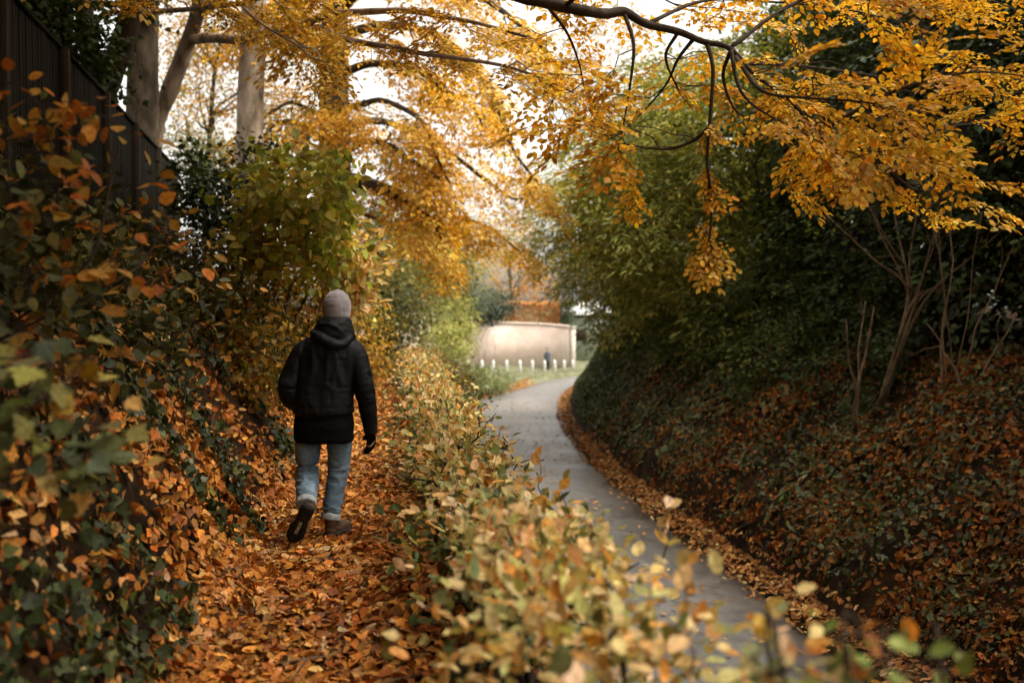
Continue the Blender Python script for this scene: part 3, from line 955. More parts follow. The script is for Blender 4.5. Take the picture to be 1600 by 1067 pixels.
def cloth_mat(name, stops, scale, rough, weave=900, bump=.2, sheen=0.0, stretch=(1, 1, 1), detail=5, spec=.25):
    m = solid_mat(name, stops, scale, rough, bump, stretch, detail, spec, bump_scale=weave)
    for n in m.node_tree.nodes:
        if n.type == 'BSDF_PRINCIPLED':
            n.inputs['Sheen Weight'].default_value = sheen
        if n.type == 'BUMP':
            n.inputs['Distance'].default_value = .002
    return m

M['jacket'] = cloth_mat('black_shell_fabric', [(.3, (.0032, .0032, .0034)), (.7, (.0068, .0068, .007))], 9, .6, 700, .3, 0, spec=.16)
M['sweater'] = cloth_mat('black_jersey', [(.3, (.002, .002, .002)), (.7, (.004, .004, .0036))], 9, .9, 600, .3, spec=.08)
M['denim'] = cloth_mat('faded_blue_denim', [(.25, (.04, .068, .095)), (.5, (.1, .15, .195)), (.75, (.23, .315, .38))], 6.5, .85, 500, .4, .1, (1, 1, .8), 7)
M['cuff'] = cloth_mat('denim_inside', [(.3, (.22, .24, .25)), (.7, (.36, .37, .36))], 25, .9, 500, .4)
M['wool'] = cloth_mat('grey_brown_wool', [(.3, (.17, .15, .15)), (.7, (.25, .225, .23))], 40, .95, 260, .8, .3, (1, 1, .6))
M['leather'] = cloth_mat('brown_leather', [(.3, (.035, .018, .01)), (.7, (.1, .058, .034))], 14, .55, 120, .3)
M['rubber'] = cloth_mat('black_rubber', [(.3, (.008, .007, .006)), (.7, (.02, .017, .013))], 30, .7, 90, .6)
M['glove'] = cloth_mat('black_glove_knit', [(.3, (.005, .005, .005)), (.7, (.012, .011, .01))], 20, .8, 400, .3)
M['skin'] = cloth_mat('skin', [(.3, (.42, .24, .17)), (.7, (.52, .31, .23))], 14, .5, 300, .1)
M['hair'] = cloth_mat('dark_hair', [(.3, (.02, .012, .008)), (.7, (.05, .03, .02))], 60, .6, 300, .6)
M['cream'] = cloth_mat('cream_print', [(.3, (.48, .41, .27)), (.7, (.62, .54, .38))], 60, .7)

MAN = (-1.38, 7.26, 0.0)
man = thing('person', MAN, 'man in black jacket, blue jeans and grey woolly hat walking away along the leafy footpath', 'person')
MO = np.array(MAN)


class Off(Tubes):
    """collects in the man's own coordinates, builds in the world"""
    def build(self, name, m, parent=None, smooth=True, **k):
        self.v = [v + MO for v in self.v]
        return super().build(name, m, parent, smooth, **k)


def finger(T, base, d, curl_axis, ln, r, curl=(.35, .5, .4)):
    p = [np.asarray(base, float)]; d = norm(np.asarray(d, float))
    for k, f in enumerate((.45, .32, .23)):
        a = curl[k]
        d = np.array(Matrix.Rotation(a, 3, Vector(curl_axis)) @ Vector(d))
        p.append(p[-1] + d * ln * f)
    T.add(curve(p, 3), np.linspace(r, r * .78, 10), 8)


def hand(T, wrist, d, side, back, s=1.0, bulk=0.0):
    """wrist point, direction of fingers d, side = towards the thumb, back = back of the hand"""
    d, side, back = [norm(np.asarray(v, float)) for v in (d, side, back)]
    w = np.asarray(wrist, float)
    rot = np.stack([side, back, d], -1)
    ball(T, w + d * .052 * s, (.044 * s + bulk, .02 * s + bulk * 1.3, .062 * s + bulk * .5), rot)
    ball(T, w + d * .005, (.03 * s + bulk, .022 * s + bulk, .035 * s), rot)
    ax = -np.cross(d, back)
    for k, (u, ln) in enumerate(((.028, .074), (.009, .084), (-.011, .078), (-.029, .062))):
        finger(T, w + d * (.092 - .006 * abs(k - 1)) * s + side * u * s, d + side * (u * 1.4), ax, ln * s, .0088 * s + bulk, (.25 + .08 * k, .45 + .07 * k, .35))
    finger(T, w + d * .035 * s + side * .036 * s, d * .8 + side * .62 - back * .25, norm(ax - side * .2), .062 * s, .0105 * s + bulk, (.1, .25, .3))

# --- body: one continuous figure, mostly under the clothes
T = Off()
rings(T, [(.0, .0, .82, .11, .085), (.0, 0, .9, .155, .1), (.015, 0, 1.05, .13, .088), (.035, 0, 1.22, .155, .1), (.05, 0, 1.36, .165, .09), (.06, 0, 1.43, .1, .07), (.07, .005, 1.47, .055, .055), (.08, .01, 1.56, .052, .055), (.09, .02, 1.62, .05, .055)], 20, 2.1)
ball(T, (.094, .03, 1.685), (.074, .094, .105), sides=22, rows=16)
ball(T, (.096, .062, 1.62), (.052, .062, .06))                     # jaw
ball(T, (.1, .128, 1.665), (.012, .018, .024))                     # nose
ball(T, (.099, .12, 1.625), (.024, .012, .007)); ball(T, (.099, .118, 1.617), (.022, .012, .007))   # lips
ball(T, (.099, .108, 1.588), (.02, .018, .016))                    # chin
for s in (-1, 1):
    ball(T, (.098 + s * .033, .11, 1.7), (.024, .016, .009))       # brow
    ball(T, (.098 + s * .032, .106, 1.683), (.014, .012, .01))     # eye
    ball(T, (.095 + s * .078, .02, 1.672), (.01, .02, .032))       # ear
T.add(curve([(.19, 0, 1.38), (.235, -.01, 1.34), (.305, -.02, 1.09), (.335, .05, .8)], 5), np.linspace(.056, .03, 16), 12)
T.add(curve([(-.09, 0, 1.37), (-.135, -.01, 1.33), (-.245, -.06, 1.09), (-.19, .1, .95)], 5), np.linspace(.056, .03, 16), 12)
hand(T, (.338, .055, .775), (.02, .06, -1), (-.55, .85, 0), (.8, -.6, .05), .9)
hand(T, (-.19, .1, .945), (.5, .6, -.6), (.2, .6, .7), (-.6, .5, -.1), .9)
T.add(curve([(-.09, 0, .88), (-.125, .03, .66), (-.132, .05, .47), (-.1, -.1, .37), (-.06, -.255, .262)], 5), np.interp(np.linspace(0, 1, 21), [0, .5, 1], [.088, .06, .042]), 12)
T.add(curve([(.095, 0, .88), (.108, .03, .66), (.095, .05, .46), (.065, .02, .28), (.045, -.01, .1)], 5), np.interp(np.linspace(0, 1, 21), [0, .5, 1], [.088, .06, .042]), 12)
T.add([(-.058, -.262, .268), (-.094, -.279, .2), (-.148, -.249, .1)], [.034, .032, .024], 10)
T.add([(.04, -.03, .06), (.08, .06, .05), (.13, .16, .04)], [.036, .034, .028], 10)
body = fuse('body', T, .0075, M['skin'], man, 3)

# --- jeans
def creases(scale, amp, seed, stretch=(1, 1, .45), zf=None):
    def f(co):
        a = vnoise(co / np.array(stretch), scale, seed) + .5 * vnoise(co / np.array(stretch), scale * .45, seed + 1)
        r = 1 - np.abs(a / .75 - 1) * 2
        r = np.clip(r, -1, 1) * amp
        return r * (zf(co) if zf else 1)
    return f

T = Off()
rings(T, [(0, 0, .74, .13, .1), (0, 0, .8, .19, .125), (0, 0, .9, .195, .125), (0, 0, 1.0, .17, .11)], 28, 2.3)
T.add(curve([(-.1, 0, .86), (-.118, .02, .68), (-.128, .045, .48), (-.106, -.08, .39), (-.078, -.235, .3)], 6), np.interp(np.linspace(0, 1, 25), [0, .25, .5, .75, 1], [.105, .095, .078, .079, .067]), 18)
T.add(curve([(.1, 0, .86), (.112, .03, .68), (.1, .05, .48), (.075, .03, .32), (.052, 0, .165)], 6), np.interp(np.linspace(0, 1, 25), [0, .25, .5, .75, 1], [.105, .092, .072, .068, .063]), 18)
kn = lambda co: .35 + np.exp(-((co[:, 2] - .46) / .09) ** 2) + np.exp(-((co[:, 2] - .72) / .1) ** 2) * .3 + 1.2 * np.exp(-((co[:, 2] - .22) / .08) ** 2)
jeans = fuse('jeans', T, .0085, M['denim'], man, 4, creases(.075, .008, 4, (1, 1, .42), kn))
for nm, c, d, r in (('cuff', (-.075, -.25, .29), (.03, -.2, -.13), .071), ('cuff', (.05, -.002, .145), (-.02, -.03, -.15), .069)):
    T = Off(); c = np.array(c); d = norm(np.array(d))
    pts = [c - d * .026, c - d * .024, c, c + d * .022, c + d * .025]
    T.add(pts, [r * .93, r, r * 1.02, r, r * .9], 28, True)
    fuse('cuff', T, .006, M['cuff'], jeans, 2, creases(.05, .003, 8))

# --- sweater showing under the jacket hem, then the jacket
T = Off()
hem = []
rings(T, [(.005, 0, .695, .205, .14), (.005, 0, .72, .214, .147), (.005, 0, .82, .216, .15), (.005, 0, .98, .19, .13)], 30, 2.4)
fuse('sweater', T, .01, M['sweater'], man, 4, creases(.12, .006, 15, (1, 1, .8)))
T = Off()
rings(T, [(.0, 0, .9, .205, .145), (.0, 0, .915, .219, .155), (.0, 0, 1.0, .216, .155), (.012, 0, 1.1, .212, .15), (.028, 0, 1.22, .218, .15), (.045, -.005, 1.33, .222, .14), (.055, -.005, 1.395, .2, .125), (.065, 0, 1.44, .15, .1), (.075, 0, 1.48, .1, .085), (.082, .005, 1.55, .085, .085)], 32, 2.35)
T.add(curve([(.16, -.005, 1.385), (.232, -.01, 1.35), (.278, -.02, 1.22), (.306, -.025, 1.09), (.325, .015, .93), (.338, .055, .785)], 6), np.interp(np.linspace(0, 1, 31), [0, .2, .4, .62, .8, 1], [.075, .078, .074, .067, .06, .05]), 18)
T.add(curve([(-.07, -.005, 1.38), (-.142, -.01, 1.345), (-.205, -.03, 1.22), (-.243, -.055, 1.09), (-.225, .01, 1.0), (-.175, .1, .955)], 6), np.interp(np.linspace(0, 1, 31), [0, .2, .4, .6, .8, 1], [.075, .078, .075, .072, .066, .058]), 18)
def jw(co):
    arm = np.clip((np.abs(co[:, 0] - .03) - .19) / .06, 0, 1)
    a = creases(.13, .008, 23, (1, 1, .75))(co) * (arm * np.exp(-((co[:, 2] - 1.08) / .15) ** 2) + .35 * arm)
    b = creases(.17, .013, 31, (.5, .8, 1.5))(co) * (1 - arm) + creases(.06, .003, 37, (1, 1, .8))(co)
    band = -.0025 * np.exp(-((co[:, 2] - .955) / .006) ** 2) * (1 - arm)
    yoke = -.0012 * (1 - arm) * np.exp(-((co[:, 2] - 1.33 + .06 * np.abs(co[:, 0] - .05)) / .005) ** 2)
    return a + b + band + yoke
jacket = fuse('jacket', T, .0085, M['jacket'], man, 3, jw)
T = Off()
rings(T, [(.075, -.01, 1.43, .165, .105), (.078, -.015, 1.47, .16, .115), (.082, -.015, 1.52, .14, .115), (.087, -.008, 1.57, .12, .108), (.09, .0, 1.6, .108, .1), (.09, .0, 1.61, .09, .08)], 28, 2.1)
T.add(curve([(-.06, -.06, 1.5), (-.02, -.11, 1.475), (.06, -.14, 1.43), (.13, -.135, 1.405), (.19, -.1, 1.43), (.215, -.05, 1.47)], 6), np.interp(np.linspace(0, 1, 31), [0, .5, 1], [.022, .036, .02]), 12)
T.add(curve([(.0, -.09, 1.555), (.09, -.115, 1.545), (.16, -.1, 1.49), (.21, -.07, 1.44)], 6), np.interp(np.linspace(0, 1, 19), [0, .5, 1], [.014, .02, .014]), 10)
fuse('hood', T, .0075, M['jacket'], jacket, 3, creases(.11, .007, 44, (1.2, 1, .6)))

# --- hat and a little hair under it
T = Off()
rows = []
for k in np.linspace(0, 1, 14):
    z = 1.6 + .205 * k
    f = math.sqrt(max(0.0, 1 - max(0, (k - .34) / .665) ** 2.3))
    w = .098 - .004 * math.cos(6 * k)
    rows.append((.096 + .012 * k, .012 - .012 * k, z, max(w * f, .006), max(.113 * f, .006)))
rings(T, rows, 30, 2.05)
def knit(co):
    a = np.arctan2(co[:, 1] - .01, co[:, 0] - .1)
    r = .0006 * np.cos(a * 46) + creases(.09, .004, 61, (1, 1, .5))(co) * .8
    seam = .003 * np.exp(-((co[:, 0] - .11) / .006) ** 2) * (co[:, 2] > 1.75) - .003 * np.exp(-((co[:, 2] - 1.79) / .012) ** 2) * (co[:, 0] < .12)
    return r + seam
fuse('hat', T, .0065, M['wool'], man, 3, knit)
T = Off()
ball(T, (.09, .0, 1.62), (.083, .09, .05), sides=20)
ball(T, (.016, .02, 1.635), (.012, .03, .035)); ball(T, (.172, .02, 1.635), (.012, .03, .035))
fuse('hair', T, .007, M['hair'], man, 2, creases(.02, .003, 71, (1, 1, 3)))

# --- glove with its pale curved mark
T = Off()
hand(T, (.338, .055, .775), (.02, .06, -1), (-.55, .85, 0), (.8, -.6, .05), 1.16, .0115)
T.add([(.338, .055, .8), (.338, .055, .77), (.338, .056, .745)], [.05, .05, .046], 16)
glove = fuse('glove', T, .0045, M['glove'], man, 3)
bv = BVHTree.FromPolygons([tuple(v.co) for v in glove.data.vertices], [tuple(p.vertices) for p in glove.data.polygons])
pts = curve([(-.026, -.028), (-.018, -.040), (-.004, -.034), (.012, -.018), (.027, .004)], 8)
wd = np.interp(np.linspace(0, 1, len(pts)), [0, .3, .6, 1], [.002, .0062, .0062, .0012])
tn = norm(np.gradient(pts, axis=0)); pn = np.stack([-tn[:, 1], tn[:, 0]], 1)
dirv = Vector((-.12, 1, -.1)).normalized(); ex = Vector((1, .12, 0)).normalized()
hits = []
for k in range(len(pts)):
    o = Vector((.342, .06, .692)) + ex * float(pts[k][0]) + Vector((0, 0, float(pts[k][1])))
    h = bv.ray_cast(o - dirv * .3, dirv)
    hits.append(h[3] if h[0] is not None else np.nan)
hits = np.array(hits, float); ok_ = ~np.isnan(hits)
hits = np.interp(np.arange(len(hits)), np.where(ok_)[0], hits[ok_])
hits = np.convolve(np.pad(hits, 5, 'edge'), np.ones(11) / 11, 'valid')
V = []
for k in range(len(pts)):
    for s in (-1, 1):
        q = pts[k] + pn[k] * wd[k] * s
        hp = Vector((.342, .06, .692)) + ex * float(q[0]) + Vector((0, 0, float(q[1]))) + dirv * float(hits[k] - .3)
        V += [tuple(hp - dirv * .006), tuple(hp + dirv * .006)]
V = np.array(V); q = []
for k in range(len(pts) - 1):
    a = 4 * k
    q += [(a, a + 2, a + 6, a + 4), (a + 1, a + 5, a + 7, a + 3), (a, a + 4, a + 5, a + 1), (a + 2, a + 3, a + 7, a + 6)]
mesh_obj('glove_mark', [(V + MO, np.array(q))], M['cream'], glove, True)

# --- boots
def boot(heel, toe, up, sole_text):
    heel, toe, up = [np.array(v, float) for v in (heel, toe, up)]
    y = norm(toe - heel); z = norm(up - (up @ y) * y); x = np.cross(y, z)
    Rm = np.stack([x, y, z], -1)
    ln = np.linalg.norm(toe - heel)
    k = ln / .31
    loc = lambda V: (np.asarray(V, float) * k) @ Rm.T + heel
    up_ = Off()
    def t2(pts, rad, s=14):
        _, V, q, t = tube(pts, rad, s)
        up_.addmesh(loc(V), q, t)
    t2(curve([(0, .025, .05), (0, .09, .055), (0, .16, .052), (0, .23, .045), (0, .285, .04)], 4), np.interp(np.linspace(0, 1, 17), [0, .15, .5, .8, 1], [.03, .04, .044, .046, .032]))
    t2([(0, .055, .03), (0, .06, .1), (0, .055, .16)], [.042, .045, .046])
    t2([(0, .1, .08), (0, .14, .075), (0, .18, .062)], [.04, .036, .03])
    u = fuse('boot', up_, .006, M['leather'], man, 4, creases(.05, .003, 77))
    out_ = curve([(0, 0), (.034, .012), (.04, .06), (.034, .12), (.047, .2), (.045, .26), (.02, .305), (-.012, .31), (-.042, .27), (-.046, .2), (-.034, .12), (-.04, .06), (-.034, .012), (0, 0)], 5)[:-1] * [1.2, 1]
    nO = len(out_)
    V = np.concatenate([np.c_[out_ * .97 + [0, .004], np.full(nO, 0.0)], np.c_[out_, np.full(nO, .006)], np.c_[out_, np.full(nO, .024)], np.c_[out_ * .9 + [0, .015], np.full(nO, .032)], [[0, .15, 0.0]], [[0, .15, .032]]])
    q = []; t = []
    for r in range(3):
        for j in range(nO):
            q.append((r * nO + j, r * nO + (j + 1) % nO, (r + 1) * nO + (j + 1) % nO, (r + 1) * nO + j))
    for j in range(nO):
        t.append((4 * nO, (j + 1) % nO, j)); t.append((4 * nO + 1, 3 * nO + j, 3 * nO + (j + 1) % nO))
    S = Off(); S.addmesh(loc(V), q, t)
    for yy in np.r_[np.arange(.018, .115, .02), np.arange(.245, .3, .018)]:            # tread bars
        w = np.interp(yy, [0, .06, .12, .2, .26, .31], [.024, .033, .028, .039, .036, .012])
        B = Tubes(); B.box((-w, yy - .005, -.006), (w, yy + .005, .002)); S.addmesh(loc(B.v[0]), B.q[0])
    for sx_ in (-1, 1):
        for yy in np.arange(.13, .245, .019):
            w = np.interp(yy, [.12, .2, .26], [.027, .039, .037])
            B = Tubes(); B.box((min(sx_ * w, sx_ * (w - .012)), yy - .006, -.006), (max(sx_ * w, sx_ * (w - .012)), yy + .006, .002)); S.addmesh(loc(B.v[0]), B.q[0])
    sole = S.build('sole', M['rubber'], u, smooth=False)
    if sole_text:
        cu = bpy.data.curves.new('sole_text', 'FONT'); cu.body = 'SOREL'; cu.size = .036; cu.extrude = .0008; cu.align_x = 'CENTER'; cu.align_y = 'CENTER'; cu.offset = .0006
        o = bpy.data.objects.new('sole_text_raw', cu); link(o)
        me = bpy.data.meshes.new_from_object(o.evaluated_get(bpy.context.evaluated_depsgraph_get()))
        bpy.data.objects.remove(o); bpy.data.curves.remove(cu)
        n = len(me.vertices); co = np.empty(n * 3, np.float32); me.vertices.foreach_get('co', co); co = co.reshape(-1, 3)
        # reads from heel to toe, letter tops towards the viewer's right
        W = np.stack([co[:, 1] * .8, .185 + co[:, 0], -.0025 - co[:, 2]], 1)
        me.vertices.foreach_set('co', loc(W).astype(np.float32).ravel()); me.materials.append(M['cream']); me.update()
        q2 = bpy.data.objects.new('sole_lettering', me); link(q2, u)
    # laces across the instep
    lc = Off()
    for yy in (.1, .122, .144, .166):
        h = .118 - (yy - .1) * .5
        _, V, q, t = tube(curve([(-.028, yy, h - .02), (0, yy + .004, h), (.028, yy, h - .02)], 4), .0028, 6)
        lc.addmesh(loc(V), q, t)
    lc.build('laces', M['cuff'], u)

boot((-.036, -.36, .29), (-.186, -.25, .012), (-.06, .95, .12), True)
boot((.03, -.075, .005), (.165, .2, .005), (0, 0, 1), False)

# --- far walker by the wall
fx_, fy_ = at(855.5, 500, 77.5)[:2]
fz_ = float(ground(fx_, fy_, False))
PO = (fx_, fy_, fz_)
far_man = thing('person', PO, 'distant walker in a grey-blue coat and dark trousers beside the brick wall', 'person')
sv, MO = MO, np.array(PO)
M['coat'] = cloth_mat('grey_blue_coat', [(.3, (.07, .075, .095)), (.7, (.12, .125, .15))], 9, .8)
M['dark_cloth'] = cloth_mat('dark_trousers', [(.3, (.015, .015, .02)), (.7, (.03, .03, .036))], 9, .85)
T = Off()
rings(T, [(0, 0, .85, .12, .09), (0, 0, 1.2, .15, .1), (.0, 0, 1.4, .17, .09), (0, 0, 1.46, .06, .06), (0, 0, 1.56, .05, .05)], 16)
ball(T, (-.01, .02, 1.66), (.075, .095, .115)); ball(T, (-.03, -.07, 1.64), (.015, .02, .02))
for s in (-1, 1):
    T.add([(s * .17, 0, 1.4), (s * .21, .02 * s, 1.15), (s * .2, -.06 - .05 * s, .88)], [.05, .042, .03], 8)
    hand(T, (s * .2, -.06 - .05 * s, .88), (0, -.1, -1), (0, -1, 0), (s, 0, 0), 1)
    T.add([(s * .08, 0, .9), (s * .09, .05 * s, .5), (s * .09, .14 * s, .07)], [.085, .06, .04], 8)
    T.add([(s * .09, .14 * s + .05, .05), (s * .09, .14 * s - .16, .04)], [.04, .03], 8)
fuse('body', T, .012, M['skin'], far_man, 2)
T = Off()
rings(T, [(0, 0, .72, .19, .14), (0, 0, .9, .19, .14), (0, 0, 1.15, .19, .13), (0, 0, 1.36, .21, .12), (0, 0, 1.46, .12, .09), (0, 0, 1.53, .08, .08)], 20)
for s in (-1, 1):
    T.add([(s * .16, 0, 1.4), (s * .225, .02 * s, 1.15), (s * .21, -.06 - .05 * s, .9)], [.07, .062, .055], 10)
fuse('coat', T, .014, M['coat'], far_man, 3)
T = Off()
rings(T, [(0, 0, .78, .12, .1), (0, 0, .95, .16, .11)], 16)
for s in (-1, 1):
    T.add([(s * .08, 0, .86), (s * .09, .05 * s, .5), (s * .09, .14 * s, .1)], [.1, .075, .065], 10)
fuse('trousers', T, .014, M['dark_cloth'], far_man, 2)
T = Off(); ball(T, (-.01, .03, 1.71), (.085, .095, .085)); fuse('hair', T, .012, M['hair'], far_man, 2)
MO = sv
# ------------------------------------------------------------------ board fence on the left bank
fn = thing('fence', (-4.5, 11, float(ground(-4.5, 11, False))), 'tall dark fence of weathered vertical boards on top of the leafy bank', 'fence')
rng = np.random.default_rng(5)
FY0, FY1 = 1.5, 16.6
py_ = list(np.arange(FY1, FY0, -1.85))
fdir = np.array([-.2, 1, 0]); fdir /= np.linalg.norm(fdir); fnrm = np.array([fdir[1], -fdir[0], 0])
def fpt(y): return np.array([fence_x(float(y)), y, 0.])
for k in range(len(py_) - 1):
    y1, y0 = py_[k], py_[k + 1]
    a, b = fpt(y0), fpt(y1)
    zb = 2.22; top = 4.03
    ln = np.linalg.norm(b - a)
    Rm = np.stack([fdir, -fnrm, [0, 0, 1]], -1)
    T = Tubes()
    s = .05
    while s < ln - .05:
        w = rng.uniform(.085, .1); dz = rng.uniform(-.012, .012); dt = rng.uniform(0, .008)
        T.box((s, -.011 + dt, -.25), (s + w - .004, .011 + dt, top - zb + dz), Rm, a + [0, 0, zb])
        s += w
    T.build('fence_panel', M['fence'], fn, smooth=False)
    for h in (.25, 1.5):
        T = Tubes(); T.box((0, .013, h), (ln, .055, h + .08), Rm, a + [0, 0, zb]); T.build('rail', M['fence'], fn, smooth=False)
    T = Tubes(); T.box((0, -.03, top - zb + .015), (ln, .03, top - zb + .045), Rm, a + [0, 0, zb]); T.build('cap_rail', M['fence'], fn, smooth=False)
for y in py_:
    T = Tubes(); a = fpt(y)
    T.box((-.045, -.075, -.5), (.045, .012, 1.86), np.stack([fdir, -fnrm, [0, 0, 1]], -1), a + [0, 0, 2.2])
    T.build('post', M['post'], fn, smooth=False)

# ------------------------------------------------------------------ the clipped hedge between path and lane
HC = lambda y: path_c(y) + PW + .4 - .05 * sstep((y - 3.5) / 2)
rng = np.random.default_rng(31)
hg = thing('hedge', (HC(8.), 8., float(ground(HC(8.), 8., False))), 'low leggy hedge of yellow and green leaves along the path edge', 'hedge')
ys = 1.15
while ys < 20:
    n_ = 1 + (rng.random() < .5)
    for _ in range(n_):
        T = Tubes()
        x0 = HC(ys) + rng.normal(0, .12); g = float(ground(x0, ys))
        top = np.array([x0 + rng.normal(0, .12), ys + rng.normal(0, .12), rng.uniform(.6, .74)])
        q = limb_pts(rng, [x0, ys, g - .05], top, .0, .05, 8)
        r = rng.uniform(.013, .026)
        T.add(q, np.linspace(r, r * .45, 8), 6, True)
        for _k in range(7 if ys < 8 else 4):
            a, t, _u = along(rng, q, 1, .35, .95)
            e = a[0] + np.array([rng.normal(-.02, .14), rng.normal(0, .2), rng.uniform(.02, .22)])
            e[2] = min(e[2], .8)
            T.add(limb_pts(rng, a[0], e, .03, .06, 5), np.linspace(r * .4, r * .15, 5), 4, False)
        T.build('stem', M['twig'], hg)
    ys += rng.uniform(.28, .45) * (1 if ys < 9 else 1.5)
L = Leaves(); tw = Tubes()
def hedge_leaves(n, y0, y1, leaf, tm, key, zlo=.3):
    y = rng.uniform(y0, y1, n)
    k = int(n / 9) + 1
    ty = rng.uniform(y0, y1, k); tx = np.where(ty < 3.0, np.clip(rng.normal(.04, .22, k), -.42, .55), np.clip(rng.normal(-.03, .17, k), -.45, .3)); tz = zlo + (.93 - .17 * sstep((ty - 3.2) / 1.2) + .1 * sstep((ty - 9) / 4) - zlo) * rng.random(k) ** .55 - .9 * np.maximum(np.abs(tx) - .22, 0) + .1 * (vnoise(np.stack([ty, 0 * ty, 0 * ty], 1), .7, 8) - .5)
    gp = np.where((vnoise(np.stack([ty, tx, tz], 1), .42, 77) > .34))[0]
    i = gp[rng.integers(0, len(gp), n)]
    P = np.stack([HC(ty[i]) + tx[i], ty[i], tz[i]], 1) + rng.normal(0, .055, (n, 3))
    o = np.stack([tx[i] * 2.2, 0 * y, .35 + (tz[i] - .6)], 1)
    D = norm(o + rng.normal(0, .6, (n, 3)) - [0, 0, .2]); Nn = norm(np.array([0, -.1, 1.]) + o * .4 + rng.normal(0, .4, (n, 3)))
    C = palette(rng, P, *HEDGE, clump=.45, scale=.35, seed=4, jit=.22)
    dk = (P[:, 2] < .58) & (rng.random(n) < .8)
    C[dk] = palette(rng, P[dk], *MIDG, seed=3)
    w_ = rng.integers(0, 4, n); S = leaf * rng.uniform(.45, 1.25, n)
    for q_, (kq, tq) in enumerate(((key, tm), (key, tm), ('b2', L_BEECH2), ('cu', L_CURL))):
        s_ = w_ == q_
        L.add(kq, tq, P[s_], D[s_], Nn[s_], S[s_], C[s_])
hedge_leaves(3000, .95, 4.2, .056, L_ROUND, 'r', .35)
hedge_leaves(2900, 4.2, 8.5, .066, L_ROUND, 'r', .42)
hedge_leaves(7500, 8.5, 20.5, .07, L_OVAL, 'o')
for _ in range(150):                                   # upright and arching shoots breaking the clipped line
    y = 1.3 + 19 * rng.random() ** 1.5
    p0 = np.array([HC(y) + rng.normal(0, .17), y, .78 - .15 * float(sstep((y - 3.2) / 1.2))])
    d = norm(np.array([rng.normal(.0, .35), rng.normal(0, .35), 1.]))
    ln = rng.uniform(.1, .3)
    q = limb_pts(rng, p0, p0 + d * ln, .0, .05, 6)
    tw.add(q, np.linspace(.0035, .0015, 6), 4, False)
    m_ = rng.integers(3, 7); u = np.linspace(.35, 1, m_)
    P = p0 + d * ln * u[:, None]
    D = norm(rng.normal(0, .8, (m_, 3)) + [0, 0, .25]); Nn = norm(rng.normal(0, .45, (m_, 3)) + [0, -.3, .8])
    L.add('r', L_ROUND, P, D, Nn, rng.uniform(.05, .078, m_), palette(rng, P, *HEDGE, clump=.2))
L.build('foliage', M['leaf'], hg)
tag(tw.build('shoots', M['twig'], hg, smooth=False), kind='stuff')

# ------------------------------------------------------------------ white posts, brick wall, clipped hedges beyond the bend
bz = [(730, 570, 70), (753, 577, 71), (770, 579, 72), (791, 580, 73), (813, 581, 73.5), (832, 581, 74), (851, 580.5, 74.6), (867, 579.5, 75.6), (881, 578.5, 77), (895, 577, 79)]
first = None
names = ['at the end of the row, half hidden by green bushes', 'second from the bushy end of the row', 'third from the bushy end of the row', 'fourth from the bushy end of the row', 'fifth from the bushy end of the row, mid-row',
         'two posts to the bushy side of the distant walker', 'standing directly in front of the distant walker', 'next post beyond the distant walker', 'second last before the tall bank', 'last of the row, beside the tall bank']
for k, (px, py, d) in enumerate(bz):
    p = at(px, py, d); z = float(ground(p[0], p[1], False))
    zt = at(px, 562.5, d)[2]
    if first is None:
        first = thing('bollard', (p[0], p[1], z), 'x', 'bollard')
        T = Tubes(); mo, MOv = first.location, np.array([p[0], p[1], z])
        w = .088
        T.add([MOv + [0, 0, -.2], MOv + [0, 0, .62], MOv + [0, 0, .68], MOv + [0, 0, .8], MOv + [0, 0, .9], MOv + [0, 0, .915]], [w * 1.3, w * 1.3, w * 1.3, w * 1.25, w * .7, .01], 8)
        T.build('shaft', M['white'], first, smooth=False)
        T = Tubes(); T.add([MOv + [0, 0, .63], MOv + [0, 0, .67]], [w * 1.36, w * 1.36], 8)
        m_, nt, out = mat('grey_band'); pb = N(nt, 'ShaderNodeBsdfPrincipled', Roughness=.6); pb.inputs['Base Color'].default_value = (.4, .39, .37, 1); nt.links.new(pb.outputs[0], out.inputs[0])
        T.build('band', m_, first, smooth=False)
        o = first
    else:
        o = first.copy(); COL.objects.link(o)
        for ch in list(first.children):
            c = ch.copy(); COL.objects.link(c); c.parent = o
        o.location = (p[0], p[1], z)
    o.scale = (1, 1, (zt - z) / .915)
    o.rotation_euler = (rng.normal(0, .025), rng.normal(0, .03), rng.uniform(0, .7))
    tag(o, 'white post, ' + names[k], 'bollard', 'white posts along the grass verge')

m, nt, out = mat('old_brick')
tc = N(nt, 'ShaderNodeTexCoord'); mp = N(nt, 'ShaderNodeMapping'); nt.links.new(tc.outputs['Object'], mp.inputs[0]); mp.inputs['Rotation'].default_value = (R(90), 0, 0)
bt = N(nt, 'ShaderNodeTexBrick', Scale=1.0); bt.inputs['Color1'].default_value = (.62, .46, .37, 1); bt.inputs['Color2'].default_value = (.72, .56, .47, 1); bt.inputs['Mortar'].default_value = (.68, .62, .55, 1)
bt.inputs['Brick Width'].default_value = .23; bt.inputs['Row Height'].default_value = .075; bt.inputs['Mortar Size'].default_value = .012
nt.links.new(mp.outputs[0], bt.inputs['Vector'])
no = N(nt, 'ShaderNodeTexNoise', Scale=.42, Detail=8.0, Roughness=.7); nt.links.new(tc.outputs['Object'], no.inputs['Vector'])
lim = ramp(nt, no.outputs[0], [(.32, (.4, .27, .2)), (.48, (.6, .46, .38)), (.66, (.76, .65, .58))])
mx = N(nt, 'ShaderNodeMix', data_type='RGBA'); mx.inputs[0].default_value = .62
nt.links.new(bt.outputs[0], mx.inputs[6]); nt.links.new(lim, mx.inputs[7])
p = N(nt, 'ShaderNodeBsdfPrincipled', Roughness=.9); nt.links.new(mx.outputs[2], p.inputs['Base Color'])
